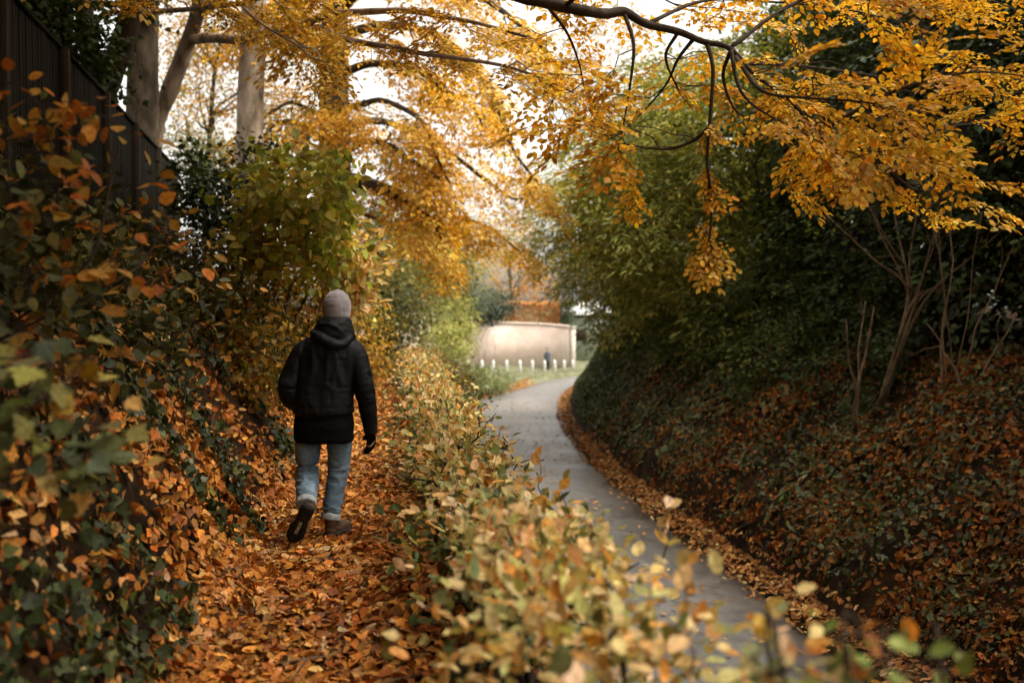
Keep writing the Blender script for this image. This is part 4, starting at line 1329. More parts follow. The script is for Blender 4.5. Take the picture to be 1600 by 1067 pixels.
nt.links.new(p.outputs[0], out.inputs[0]); M['brick'] = m
M['stone'] = solid_mat('pale_stone', [(.3, (.5, .43, .36)), (.7, (.68, .6, .53))], 4, .9)
wl = thing('brick_wall', (1, 83, -3.2), 'tall curved wall of pale pink brick behind the white posts', 'wall')
wc = curve([(-13, 78.5, .55), (-7, 80.2, .6), (-2, 82, .64), (1.5, 82.4, .58), (3.6, 81.6, .46), (4.75, 80.5, .36)], 8)
T = Tubes()
prof = lambda z: [(-.2, -3.9), (-.2, z), (.2, z), (.2, -3.9)]
tg = norm(np.gradient(wc[:, :2], axis=0)); nr = np.stack([-tg[:, 1], tg[:, 0]], 1)
V = np.concatenate([[[wc[i, 0] + nr[i, 0] * o_, wc[i, 1] + nr[i, 1] * o_, z_] for o_, z_ in prof(wc[i, 2])] for i in range(len(wc))])
q = [(4 * i + j, 4 * i + (j + 1) % 4, 4 * i + 4 + (j + 1) % 4, 4 * i + 4 + j) for i in range(len(wc) - 1) for j in range(4)]
e = 4 * (len(wc) - 1)
q += [(0, 3, 2, 1), (e, e + 1, e + 2, e + 3)]
mesh_obj('wall', [(V, np.array(q))], M['brick'], wl)
V = np.concatenate([[[wc[i, 0] + nr[i, 0] * o_, wc[i, 1] + nr[i, 1] * o_, wc[i, 2] + z_] for o_, z_ in ((-.26, .002), (-.26, .06), (0, .12), (.26, .06), (.26, .002))] for i in range(len(wc))])
q = [(5 * i + j, 5 * i + (j + 1) % 5, 5 * i + 5 + (j + 1) % 5, 5 * i + 5 + j) for i in range(len(wc) - 1) for j in range(5)]
mesh_obj('coping', [(V, np.array(q))], M['brick'], wl)
T = Tubes(); T.box((4.72, 80.1, -3.9), (5.12, 80.75, .3)); T.box((4.67, 80.05, .3), (5.17, 80.8, .42)); T.build('pier', M['stone'], wl, smooth=False)

def boxhedge(name, label, a, b, depth, z0, z1, n, cols, leaf, seed, m='leaf'):
    rng = np.random.default_rng(seed)
    root = thing(name, (*((np.array(a) + np.array(b)) / 2), z0), label, 'hedge')
    a, b = np.array(a, float), np.array(b, float); d = b - a; ln = np.linalg.norm(d); d /= ln; nn = np.array([-d[1], d[0]])
    T = Tubes(); L = Leaves()
    for s in np.arange(.3, ln, .8):
        c = a + d * s + nn * depth * .5
        T.add(limb_pts(rng, [*c, z0 - .1], [*c, z1 - .25], 0, .03, 6), np.linspace(.05, .02, 6), 6)
    tag(T.build('stems', M['twig_tan'], root), kind='stuff')
    s, f, h = rng.random(n) * ln, rng.random(n), rng.random(n)
    face = rng.random(n)
    f = np.where(face < .62, rng.random(n) ** 2 * .25, f); h = np.where(face > .8, 1 - rng.random(n) ** 2 * .12, h)
    s = np.where((face > .62) & (face < .72), ln - rng.random(n) ** 2 * .3, s)
    c = a + d * s[:, None] + nn * (f * depth)[:, None]
    P = np.c_[c, z0 + (z1 - z0) * h] + rng.normal(0, .07, (n, 3))
    D = norm(rng.normal(0, .7, (n, 3)) + [0, -.4, .1]); Nn = norm(rng.normal(0, .5, (n, 3)) + [-nn[0] * .7, -nn[1] * .7, .6])
    L.add('o', L_OVAL, P, D, Nn, leaf * rng.uniform(.7, 1.3, n), palette(rng, P, *cols, clump=.55, scale=.8, seed=seed))
    L.build('foliage', M[m], root)
boxhedge('hedge', 'clipped orange beech hedge standing behind the top of the brick wall', (-3.2, 84.4), (3.95, 84.1), 1.2, .1, 2.35, 9000, ([(.66, .4, .17), (.6, .32, .11), (.7, .5, .28), (.42, .37, .2)], [3, 3, 2.4, 1.4]), .15, 41)
boxhedge('hedge', 'narrow dark green clipped hedge at the end of the orange hedge above the wall', (4.0, 83.6), (4.85, 83.2), 2.0, -.1, 2.4, 3500, ([(.09, .12, .075), (.12, .15, .1), (.07, .09, .06)], [3, 2, 2]), .12, 43, 'leaf_green')
boxhedge('hedge', 'long dark field hedge on the skyline past the wall', (6, 215), (70, 240), 3, -2.2, .75, 9000, ([(.09, .11, .06), (.12, .13, .08)], [1, 1]), .5, 44, 'leaf_green')

# pale-roofed outbuilding past the end of the wall
ob = thing('outbuilding', (7.9, 104, -3.4), 'small outbuilding with a pale roof seen past the end of the brick wall', 'building')
M['render_green'] = solid_mat('grey_green_boards', [(.3, (.3, .33, .27)), (.7, (.4, .43, .36))], 1.5, .9)
M['roof_pale'] = solid_mat('pale_roof_sheet', [(.3, (.66, .66, .64)), (.7, (.8, .8, .78))], 2, .6)
T = Tubes(); T.box((5.6, 102, -4), (12.6, 107, 1.2)); T.build('wall', M['render_green'], ob, smooth=False)
T = Tubes()
V = np.array([[5.3, 101.6, 1.3], [12.9, 101.6, 1.3], [12.9, 104.5, 2.6], [5.3, 104.5, 2.6], [12.9, 107.4, 1.3], [5.3, 107.4, 1.3], [5.3, 101.6, 1.2], [12.9, 101.6, 1.2], [12.9, 107.4, 1.2], [5.3, 107.4, 1.2]])
T.addmesh(V, [(0, 1, 2, 3), (3, 2, 4, 5), (6, 7, 1, 0), (8, 9, 5, 4), (9, 8, 7, 6)], [(0, 3, 5), (1, 4, 2)]); T.build('roof', M['roof_pale'], ob, smooth=False)
T = Tubes(); T.box((5.25, 101.5, 1.02), (12.95, 101.58, 1.28)); T.build('fascia', M['fence'], ob, smooth=False)
for x0 in (6.4, 9.0):
    T = Tubes(); T.box((x0, 101.94, -1.4), (x0 + 1.2, 101.998, -.2)); T.build('window', M['bark_dark'], ob, smooth=False)

# ------------------------------------------------------------------ trees behind the fence
def G(x, y): return float(ground(x, y, False))
beech_cols = ORANGE

# big beech trunk behind the fence (upper left)
def trunk(t, pts, r, sides=16):
    return t.limb(np.array(pts), r[0], r[1], sides, 8, .03)

def foot_of(x, y): return np.array([x, y, G(x, y) - .1])

# T1: thick trunk
b = at(222, 300, 15.5); f = foot_of(b[0] - .05, 15.5)
t = Tree('beech_tree', f, 'thick grey beech trunk rising straight behind the top of the board fence', seed=11)
tk = trunk(t, [f, at(222, 220, 15.5), at(224, 60, 15.4), at(228, -160, 15.2), at(234, -500, 15)], (.29, .17))
for a_, b_, sz in ((at(226, -60, 15.4), at(60, -240, 12), .12), (at(228, -120, 15.3), at(420, -200, 11), .12), (at(230, -260, 15), at(520, -420, 13), .1), (at(230, -300, 15), at(-60, -420, 12), .1), (at(226, -20, 15.4), at(330, -120, 18), .09)):
    q = limb_pts(t.rng, a_, b_, .1, .05); t.limb(q, sz, .025, 8, 0)
    t.sub(q, 9, 1.5, .02, 6, .75, beech_cols, tm=SP_FLAT_BIG, twig_on=False, key='f', leafscale=.8)
t.done(M['bark'], M['leaf'])

# T2: pale leaning trunk that throws long limbs over the path
f = foot_of(at(232, 260, 16)[0], 16.)
t = Tree('beech_tree', f, 'slender pale beech leaning up from the fence, its long limbs reaching over the path', seed=12)
trunk(t, [f, at(240, 216, 16), at(266, 140, 15.9), at(292, 72, 15.8), at(308, 20, 15.6), at(318, -60, 15.4), at(330, -300, 15)], (.165, .09), 12)
l1 = t.limb([at(298, 62, 15.8), at(330, 60, 15), at(385, 62, 14), at(437, 48, 13), at(470, 42, 12.2), at(510, 24, 11.6), at(590, 18, 10.8), at(640, 18, 10.4), at(700, 28, 10), at(752, 38, 9.6), at(830, 60, 9.2)], .085, .012, 8)
l2 = t.limb([at(455, 46, 12.6), at(500, 44, 11.8), at(525, 57, 11), at(560, 66, 10.4), at(610, 74, 10), at(660, 84, 9.6), at(720, 92, 9.2), at(790, 104, 9), at(860, 128, 8.8), at(905, 150, 8.7)], .05, .008, 7)
l3 = t.limb([at(318, 20, 15.6), at(360, -10, 13.8), at(430, -30, 12), at(560, -60, 10.4), at(720, -50, 9), at(860, -30, 8.4)], .07, .015, 8)
l4 = t.limb([at(225, 18, 12), at(280, 16, 11), at(340, 10, 10.4), at(385, 4, 10), at(470, -20, 9.4)], .035, .014, 7)
l5 = t.limb([at(365, -6, 11), at(390, 22, 10.6), at(425, 48, 10.2), at(460, 68, 9.9), at(490, 92, 9.7), at(520, 100, 9.6)], .02, .006, 6)
for q, n1, n2 in ((l1, 13, 4), (l2, 13, 4), (l3, 14, 4), (l4, 8, 4), (l5, 4, 3)):
    t.sub(q, n1, .8, .01, n2, .44, beech_cols, t0=.25, twig_r=.0028, leafscale=1.35)
    t.ends(q, n1, .4, beech_cols, t0=.45, leafscale=1.35)
l6 = t.limb([at(330, -300, 15), at(500, -260, 12), at(700, -200, 9.5), at(900, -170, 8)], .06, .015, 8)
l7 = t.limb([at(330, -300, 15), at(200, -330, 11), at(60, -300, 8), at(-80, -260, 6.5)], .06, .015, 8)
for q in (l6, l7):
    t.sub(q, 14, 1.2, .014, 6, .6, beech_cols, t0=.15, twig_on=False, tm=SP_FLAT_BIG, key='f', leafscale=.8)
t.done(M['bark_pale'], M['leaf'])

# T3: straight pale trunk
f = foot_of(at(388, 330, 20)[0], 20.)
t = Tree('tree', f, 'straight pale trunk standing between the leaning beech and the dark-trunked beech', seed=13)
trunk(t, [f, at(389, 300, 20), at(392, 150, 20), at(397, 0, 20), at(402, -300, 20)], (.31, .22), 16)
for a_, b_ in ((at(398, -60, 20), at(300, 60, 22)), (at(398, -90, 20), at(470, 10, 23)), (at(400, -160, 20), at(520, -140, 18)), (at(398, -30, 20), at(250, -60, 21))):
    q = limb_pts(t.rng, a_, b_, .12, .05); t.limb(q, .06, .02, 6, 0)
    t.sub(q, 7, 1.1, .014, 4, .6, GOLD, tm=SP_FLAT_BIG, twig_on=False, key='f', leafscale=.75)
t.done(M['bark_pale'], M['leaf'])

# T5/T6: dark trunks in the upper left corner
f = foot_of(at(172, 200, 14)[0] - .3, 14.)
t = Tree('tree', f, 'dark forked trunk leaning behind the fence beside the thick beech', seed=14)
trunk(t, [f, at(150, 200, 14), at(176, 110, 13.9), at(206, 20, 13.7), at(240, -120, 13.4), at(260, -300, 13)], (.2, .12), 12)
t.limb([at(150, 190, 14), at(140, 80, 14), at(128, -20, 14), at(118, -200, 14)], .17, .1, 12)
for a_, b_ in ((at(206, 20, 13.7), at(110, -90, 11)), (at(240, -120, 13.4), at(330, -200, 10))):
    q = limb_pts(t.rng, a_, b_, .1, .05); t.limb(q, .05, .02, 6, 0)
    t.sub(q, 8, 1.1, .014, 5, .6, ORANGE, tm=SP_FLAT_BIG, twig_on=False, key='f', leafscale=.75)
t.done(M['bark_dark'], M['leaf'])
f = foot_of(at(70, 100, 13)[0], 13.)
t = Tree('tree', f, 'broad dark trunk behind the fence in the shaded upper corner', seed=15)
trunk(t, [f, at(66, 120, 13), at(72, 0, 13), at(80, -300, 13)], (.42, .3), 16)
for a_, b_ in ((at(72, -100, 13), at(-60, -220, 9)), (at(76, -150, 13), at(160, -260, 9)), (at(80, -200, 13), at(-160, -380, 8))):
    q = limb_pts(t.rng, a_, b_, .1, .05); t.limb(q, .1, .03, 6, 0)
    t.sub(q, 9, 1.4, .02, 6, .8, GOLD, tm=SP_FLAT_BIG, twig_on=False, key='f', leafscale=.8)
t.done(M['bark_dark'], M['leaf'])

# T4: the drooping orange beech in the middle
f = foot_of(at(520, 500, 24)[0], 24.)
t = Tree('beech_tree', f, 'dark-trunked beech with layered drooping orange boughs over the bend of the lane', seed=16)
trunk(t, [f, at(523, 420, 24), at(524, 300, 24), at(522, 160, 24), at(522, 60, 24), at(528, -120, 24), at(534, -420, 24)], (.48, .26), 18)
LB = [
    ([(530, 290, 24), (560, 290, 23), (595, 298, 22), (640, 318, 21.5), (675, 345, 21), (690, 375, 21)], .15, 14, .95),
    ([(524, 250, 24), (570, 222, 23), (610, 228, 22), (645, 252, 21.5), (690, 280, 21)], .1, 14, .85),
    ([(524, 170, 24), (560, 165, 22.5), (600, 158, 21.5), (660, 190, 21), (680, 240, 21), (702, 285, 21)], .1, 15, .9),
    ([(524, 120, 24), (580, 100, 23), (650, 110, 22.5), (705, 148, 22), (738, 165, 22), (760, 210, 22)], .12, 16, 1.0),
    ([(524, 60, 24), (600, 40, 24), (690, 60, 24), (760, 130, 24), (800, 230, 24), (850, 300, 24)], .14, 20, 1.1),
    ([(524, 200, 24), (600, 190, 26), (690, 230, 27), (770, 290, 28), (810, 312, 28), (838, 288, 28)], .12, 18, 1.1),
    ([(524, 270, 24), (600, 290, 26), (690, 330, 27), (760, 355, 28), (815, 395, 29)], .12, 18, 1.1),
    ([(524, 230, 24), (480, 200, 22.5), (440, 190, 21.5), (410, 215, 21)], .08, 9, .8),
    ([(524, 180, 24), (490, 175, 22), (455, 160, 21), (420, 180, 20.5)], .08, 8, .8),
    ([(526, 20, 24), (600, -40, 22), (700, -30, 20), (800, 30, 19), (880, 110, 19)], .14, 18, 1.0),
    ([(528, -80, 24), (620, -180, 21), (740, -190, 18), (850, -120, 16)], .14, 14, 1.0),
    ([(526, 0, 24), (480, -20, 22), (430, 10, 21), (380, 60, 20.5)], .1, 10, .9),
    ([(524, 320, 24), (600, 345, 25), (660, 372, 26), (700, 400, 26)], .08, 9, .8),
]
for pts, r, n1, ln in LB:
    q = t.limb([at(*p) for p in pts], r, .02, 8)
    t.sub(q, int(n1 * 1.2), ln * 1.4, .016, 6, .72, ORANGE, t0=.15, tm=SP_FLAT_BIG, twig_on=False, key='o', leafscale=.75, droop=-.25, lift=.06)
    t.ends(q, int(n1 * 1.0), .8, ORANGE, t0=.25, tm=SP_FLAT_BIG, twig_on=False, leafscale=.75, droop=-.25)
t.done(M['bark_dark'], M['leaf'])

# N1: the near beech, trunk just out of view, whose limb hangs across the top right
f = foot_of(-5.0, 4.6)
t = Tree('beech_tree', f, 'near beech whose dark arching limb hangs orange leaf sprays across the sky above the lane', seed=17)
trunk(t, [f, f + [.05, 0, 2], f + [.1, .05, 4], f + [.2, .1, 8]], (.4, .25), 14)
t.limb([f + [.1, 0, 3.2], (-3.4, 5.0, 6.2), (-1.7, 5.6, 5.0)], .12, .05, 10)
main = t.limb([f + [.1, 0, 3.2], (-3.4, 5.0, 6.2), (-1.7, 5.6, 5.0), at(740, -70, 5.9), at(800, -12, 6), at(850, 3, 6), at(895, 14, 6), at(945, 22, 6.05), at(975, 19, 6.1), at(1010, 38, 6.1), at(1060, 50, 6.15), at(1100, 66, 6.15), at(1140, 76, 6.15), at(1180, 118, 6.2), at(1215, 142, 6.2), at(1290, 200, 6.3), at(1380, 245, 6.5)], .06, .004, 10)
br = [
    [(1105, 68, 6.15), (1114, 110, 6.1), (1110, 180, 6.1), (1105, 250, 6.1), (1112, 320, 6.1), (1106, 400, 6.1)],
    [(1142, 78, 6.15), (1150, 140, 6.1), (1165, 190, 6.05), (1200, 235, 6), (1260, 265, 5.9), (1330, 310, 5.9)],
    [(1142, 78, 6.15), (1130, 140, 6.4), (1150, 210, 6.6), (1190, 250, 6.9), (1240, 290, 7)],
    [(1150, 90, 6.15), (1190, 160, 5.7), (1260, 190, 5.4), (1350, 215, 5.2), (1470, 235, 5.1)],
    [(1160, 100, 6.2), (1230, 120, 6.6), (1330, 150, 7), (1460, 190, 7.4), (1600, 200, 7.6)],
    [(1010, 38, 6.1), (1100, 20, 6.5), (1200, 40, 7), (1320, 70, 7.4), (1450, 100, 7.8)],
    [(880, 12, 6), (960, -30, 5.6), (1080, -40, 5.4), (1200, -10, 5.3), (1330, 40, 5.3), (1460, 70, 5.3)],
    [(975, 20, 6.1), (990, 70, 6.0), (985, 130, 6.0), (975, 190, 6.05), (965, 235, 6.1)],
    [(1085, 60, 6.15), (1060, 110, 6.4), (1040, 170, 6.7), (1000, 235, 7), (960, 270, 7.2)],
    [(1108, 200, 6.1), (1080, 240, 6.2), (1040, 270, 6.3), (985, 282, 6.4), (950, 270, 6.4)],
    [(1230, 150, 6.2), (1290, 240, 6.2), (1340, 300, 6.3), (1400, 310, 6.4)],
    [(1370, 250, 6.5), (1420, 310, 6.6), (1450, 335, 6.7), (1480, 335, 6.7)],
    [(850, 3, 6), (885, 50, 6.3), (905, 100, 6.6), (915, 150, 6.8)],
    [(800, -12, 6), (850, -50, 6.3), (960, -40, 6.8), (1060, 10, 7.2), (1130, 30, 7.4)],
    [(1060, 50, 6.15), (1040, 90, 6.6), (1060, 140, 7), (1080, 170, 7.2)],
    [(1290, 200, 6.3), (1400, 160, 6.0), (1520, 150, 5.8), (1640, 180, 5.7)],
    [(1140, 76, 6.15), (1250, 20, 6.6), (1400, 10, 7.2), (1560, 60, 7.6), (1650, 110, 7.8)],
    [(1380, 245, 6.5), (1470, 220, 6.9), (1560, 230, 7.2), (1640, 260, 7.4)],
    [(-1.7, 5.6, 5.0), (-.6, 4.6, 5.4), (.8, 3.8, 5.4), (2.4, 3.6, 5.2), (4.0, 4.0, 5.0)],
    [(-3.4, 5.0, 6.2), (-1.6, 3.6, 6.4), (.4, 2.6, 6.0), (2.8, 2.4, 5.4)],
    [(-3.4, 5.0, 6.2), (-3.0, 3.2, 5.6), (-2.6, 1.4, 4.8), (-2.2, .4, 4.4)],
]
br += [[(-4.8, 4.6, 7), (-2.6, 3.6, 7.0), (-1.4, 3.3, 6.8), (-.8, 3.0, 6.6)], [(-4.8, 4.6, 7.2), (-2.2, 5.6, 7.2), (-1.4, 5.6, 7.0), (-.8, 5.4, 6.8)], [(-4.8, 4.6, 6.6), (-2.6, 1.6, 6.8), (-1.4, .6, 6.6), (-.8, .4, 6.2)], [(-4.8, 4.6, 7.6), (0, 4.4, 8.0), (3.2, 4.4, 7.4), (6.0, 5.4, 6.8)], [(-4.8, 4.6, 7.4), (-3, 7.4, 7.4), (-1.2, 8.6, 7.0), (.6, 8.4, 6.6)]]  # out-of-view limbs added overhead to shade the banks below
br += [[(-4.8, 4.6, 6.5), (-4.2, 3.0, 6.0), (-3.8, 1.0, 5.2), (-3.6, -.6, 4.6)], [(-4.6, 4.6, 5.4), (-3.6, 4.2, 5.6), (-2.6, 3.9, 5.2), (-2.0, 3.4, 4.8)], [(-4.8, 4.6, 7), (-3.6, 6.6, 7.2), (-2.8, 8.4, 7.0), (-2.2, 9.6, 6.6)]]
cnt = [4, 9, 6, 9, 11, 10, 12, 2, 6, 7, 7, 4, 5, 9, 6, 8, 12, 8, 12, 14, 16, 16, 14, 16, 18, 18, 16, 20, 16]
NEARO = ([(.64, .34, .026), (.7, .43, .042), (.7, .5, .09), (.54, .23, .017), (.42, .4, .07)], [3.4, 3.8, 2.2, 1.3, .5])
for k, pts in enumerate(br):
    P = [np.array(p) if k >= 18 else at(p[0], p[1] - (0 if k in (0, 7, 12, 13, 14) else 55 * min(1, j_ / 3)), p[2]) for j_, p in enumerate(pts)]
    q = t.limb(P, .015 if k < 18 else .05, .003 if k else .007, 6, 6)
    if k == 0:
        t.ends(q, 8, .17, NEARO, t0=.35, leafscale=1.9, leaf=L_BEECH, key='b', twig_r=.003); t.ends(q, 5, .26, NEARO, t0=.9, twig_r=.0035, leafscale=1.5, leaf=L_BEECH, key='b')
        continue
    if k < 18:
        t.sub(q, max(2, int(cnt[k] * .75)), .8, .0045, 2, .3, NEARO, t0=.15, twig_r=.002, leafscale=1.62, lift=.03, droop=.1, spread=1.5, leaf=L_BEECH, key='b')
        t.ends(q, max(2, cnt[k] // 3), .3, NEARO, t0=.4, twig_r=.002, leaf=L_BEECH, key='b', leafscale=1.5)
    else:
        t.sub(q, cnt[k], 1.2, .012, 6, .7, NEARO, t0=.1, tm=SP_FLAT_BIG, twig_on=False, key='f', leafscale=.9)
t.ends(main[60:], 10, .3, NEARO, t0=.3, twig_r=.002, leafscale=1.5)
t.sub(main[70:], 6, .55, .0045, 2, .34, NEARO, t0=.2, twig_r=.002, leafscale=1.5, spread=1.2)
t.mass((-5.0, 3.0, 8.0), (3.6, 5.5, 2.0), 7000, .28, NEARO)  # these masses are unseen, added overhead to shade the left bank
t.mass((-.1, 3.8, 7.6), (1.3, 4.6, 1.1), 3800, .26, NEARO)
t.mass((-2.2, 8.2, 7.6), (1.6, 2.2, .9), 1500, .24, NEARO)
t.mass((-6.0, -3.0, 6.5), (3.0, 4.0, 2.5), 3500, .28, NEARO)
t.sub(main[:11], 10, 1.3, .02, 7, .75, NEARO, t0=.1, tm=SP_FLAT_BIG, twig_on=False, key='f', leafscale=.8)
t.done(M['bark_dark'], M['leaf'])
# ------------------------------------------------------------------ evergreen thicket on top of the right bank
def RB(y, off): return float(R_edge(y) + .55 + bank_rw(y) + off)
ev = [  # Y, offset from the bank brow, half width, top z, label, palette
    (2.5, 2.6, 2.4, 11.0, 'unseen dark evergreen added beside the camera to shade the banks', DARKG),  # out of view, added to shade the near banks
    (6.2, 2.7, 2.0, 8.6, "unseen dark evergreen added at the near end of the bank for shade", DARKG),  # also unseen, planted for its shade on the near slopes
    (9.5, 2.6, 1.9, 8.2, 'dark evergreen with bare grey stems standing nearest on the shaded bank', DARKG),
    (12.5, 2.9, 1.9, 8.6, 'tall dark evergreen behind the lowest hanging orange spray on the bank', DARKG),
    (15.6, 2.2, 1.9, 8.0, 'dark ivy-clad evergreen in the middle of the bank thicket', DARKG),
    (19.0, 1.7, 1.9, 8.2, 'round-leaved evergreen leaning out behind the dangling twig', DARKG),
    (22.6, 1.3, 2.0, 7.9, 'mid-green feathery evergreen arching over the leafy brow', ([(.17, .19, .04), (.25, .26, .055), (.09, .11, .028), (.36, .32, .06)], [3, 3, 2, 1.4])),
    (26.8, .9, 2.1, 7.6, 'yellow-green feathery tree that leans furthest out over the lane', ([(.32, .32, .07), (.42, .39, .09), (.18, .2, .045), (.5, .4, .08)], [3, 3, 2, 1.2])),
    (31.5, 1.0, 2.2, 7.2, 'olive green tree closing the view above the bend', ([(.26, .27, .07), (.34, .33, .09), (.15, .17, .04)], [3, 3, 2])),
    (37.0, 1.6, 2.3, 6.3, 'last green tree of the thicket, at the far end of the bank', ([(.13, .16, .06), (.18, .2, .08), (.08, .11, .04)], [3, 3, 2])),
]
for k, (y, off, hw, top, lab, pal) in enumerate(ev):
    x = RB(y, off); g = G(x, y)
    rg = np.random.default_rng(200 + k)
    near = y < 14
    base = g + (1.25 if near else .75 if y < 21 else .5)
    h = top - base
    lobes = []
    for j, (u, w, dx) in enumerate(((.12, .95, -.25), (.36, 1.05, -.35), (.62, 1.0, -.45 if not near else -1.0), (.86, .8, -.1 if not near else -1.2))):  # near tops pushed towards the lane to add shade
        lobes.append(((x + dx + rg.normal(0, .2), y + rg.normal(0, .45), base + h * u), (hw * w, hw * 1.05 * w, h * .24)))
    if y < 10:
        lobes.append(((x - 1.6, y, 8.2), (2.8, 2.4, 1.9)))  # unseen overhang added above the bank to darken it
    if y > 22 and y < 34:
        lobes.append(((x - 3.3, y + .3, base + h * .56), (1.35, 1.6, 1.0)))
        lobes.append(((x - 1.9, y + .1, base + h * .5), (1.35, 1.6, 1.2)))
        lobes.append(((x - 2.9, y - .5, base + h * .32), (1.2, 1.5, .9)))
        lobes.append(((x - 2.5, y + .4, base + h * .8), (1.2, 1.3, .9)))
    bush('evergreen_tree', lab, (x, y, g), lobes, 14000 if y < 22 else 23000, pal, leaf=.105 if y < 20 else .125, tmpl=L_OVAL if y < 22 else L_SLIM, m='leaf_glossy' if pal is DARKG else 'leaf_green', stems=6 if near else 4,
         stem_m='twig_tan' if near else 'twig', seed=210 + k, tuft=24, spread=.24, cat='tree', group='evergreens on the tall bank', stem_r=.05, hollow=.25, clump=.55, frond=1.1 if y > 14 else .8, leafscale=.66 if y < 21 else .85)
# second row, deeper in the shade
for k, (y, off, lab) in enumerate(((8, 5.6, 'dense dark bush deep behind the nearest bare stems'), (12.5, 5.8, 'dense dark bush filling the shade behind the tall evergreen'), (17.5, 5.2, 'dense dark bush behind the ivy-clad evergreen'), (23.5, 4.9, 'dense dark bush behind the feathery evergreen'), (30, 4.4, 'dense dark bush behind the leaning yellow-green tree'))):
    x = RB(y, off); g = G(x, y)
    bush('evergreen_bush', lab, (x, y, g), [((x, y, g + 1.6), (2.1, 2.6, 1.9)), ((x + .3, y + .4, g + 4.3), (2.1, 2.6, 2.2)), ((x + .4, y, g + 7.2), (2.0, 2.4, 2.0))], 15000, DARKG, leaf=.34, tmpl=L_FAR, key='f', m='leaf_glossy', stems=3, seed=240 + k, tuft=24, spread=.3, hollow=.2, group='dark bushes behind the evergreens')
# bare shrub with many grey stems at the right edge
for k, (px, d, lab, tops) in enumerate((
        (1424, 15.0, 'many-stemmed bare shrub fanning out from a leaning trunk on the dark bank top', [(1345, 300), (1290, 335), (1385, 250), (1440, 300), (1470, 310), (1500, 280), (1560, 400), (1600, 440), (1330, 250), (1600, 330)]),
        (1330, 14.6, 'small leaning bare stump with upright sticks on the bank brow', [(1322, 500), (1352, 470), (1366, 480)]),
        (1510, 13.2, 'pair of crossed bare sticks propped on the leafy bank', [(1448, 505), (1590, 490)]),
        (1480, 13.8, 'thin upright bare saplings beside the fanning shrub', [(1452, 270), (1464, 300), (1492, 280), (1535, 330), (1585, 380)]))):
    rg = np.random.default_rng(260 + k)
    b = at(px, (474, 600, 602, 560)[k], d); b[2] = max(b[2], G(b[0], d)) if k != 0 else max(b[2], G(b[0], d) + .4)
    root = thing('bare_shrub', (b[0], d, G(b[0], d)), lab, 'shrub')
    for (tx, ty) in tops:
        e = at(tx, ty, d + rg.normal(0, .4)); T = Tubes()
        s0 = b + [rg.normal(0, .06), rg.normal(0, .06), 0]; s0[2] = G(s0[0], s0[1]) - .05 if k != 0 else b[2] + rg.normal(0, .06)
        if k == 0: q = curve([[b[0] - .45 + rg.normal(0, .05), d, G(b[0] - .45, d) - .05], s0 - [0, 0, 0], s0 + (e - s0) * .5 + rg.normal(0, .06, 3), e], 5)
        else: q = limb_pts(rg, s0, e, .01, .016, 9)
        r = (.03, .035, .024, .018)[k] * rg.uniform(.6, 1.1)
        T.add(q, np.linspace(r, r * .3, len(q)), 7)
        for _ in range(3 if k == 0 else 1):
            a, tt, _u = along(rg, q, 1, .5, .95)
            T.add(limb_pts(rg, a[0], a[0] + norm(tt[0] + rg.normal(0, .6, 3)) * .5, .02, .05, 5), np.linspace(r * .35, r * .1, 5), 4, False)
        T.build('stem', M['twig_tan'], root)
    if k == 0:
        L = Leaves(); n = 420
        P = np.concatenate([at(tx, ty, d) + rg.normal(0, .22, (n // 8, 3)) for tx, ty in tops])
        L.add('o', L_ROUND, P, norm(rg.normal(0, 1, P.shape) - [0, 0, .4]), norm(rg.normal(0, .5, P.shape) + [0, 0, 1]), rg.uniform(.05, .09, len(P)), palette(rg, P, [(.16, .2, .04), (.1, .13, .04), (.3, .3, .06)], [2, 2, 1]))
        L.build('foliage', M['leaf_green'], root)
# straggling leafy shrubs spilling over the bank brow
GREENS = ([(.07, .095, .025), (.11, .135, .035), (.045, .06, .018), (.17, .18, .045), (.2, .15, .04)], [3.4, 3, 2.6, 1.4, .7])
for k, (y, off, lab, h, w) in enumerate(((16.9, -.2, 'leafy green bush at the middle of the bank brow', 1.5, 1.0), (19.4, -.5, 'drooping green bush on the brow beneath the round-leaved evergreen', 1.5, 1.0), (22.4, -.4, 'ferny green bush on the brow beneath the feathery evergreen', 1.4, .9), (25.4, -.25, 'rounded green bush on the brow beneath the leaning tree', 1.4, .9), (29.5, -.1, 'small green bush on the steep brow above the bend', 1.3, .8), (34, -.1, 'last green bush on the steep end of the bank', 1.2, .8))):
    x = RB(y, off + .35); g = G(x, y)
    bush('bush', lab, (x, y, g), [((x, y, g + .35 * h), (w, 1.7, .55 * h)), ((x + .35, y + .6, g + .95 * h), (w, 1.6, .6 * h)), ((x - .3, y - .7, g + .1 * h), (w * .8, 1.2, .5 * h))], 5200, GREENS if k else DARKG, leaf=.1, m='leaf_green', stems=7, stem_m='twig_tan', seed=300 + k, stem_r=.013, hollow=.3, frond=.55, leafscale=.9, droop=.35, group='leafy bushes along the bank brow')

# ------------------------------------------------------------------ shrubs of the left bank and the middle distance
def pbush(name, lab, spots, n, cols, leaf, m='leaf_green', tmpl=L_OVAL, key='o', seed=0, foot=None, **k):
    """spots: (px, py, depth, half-width px, half-height px)."""
    lobes = []
    for px, py, d, wx, wy in spots:
        s = d / F_PX
        lobes.append((at(px, py, d), (wx * s, max(wx, wy) * s * .9, wy * s)))
    c = lobes[0][0]
    fx_, fy_ = (float(c[0]), float(c[1])) if foot is None else foot
    k.setdefault('stem_r', .012)
    return bush(name, lab, (fx_, fy_, G(fx_, fy_)), lobes, n, cols, leaf=leaf, m=m, tmpl=tmpl, key=key, seed=seed, **k)

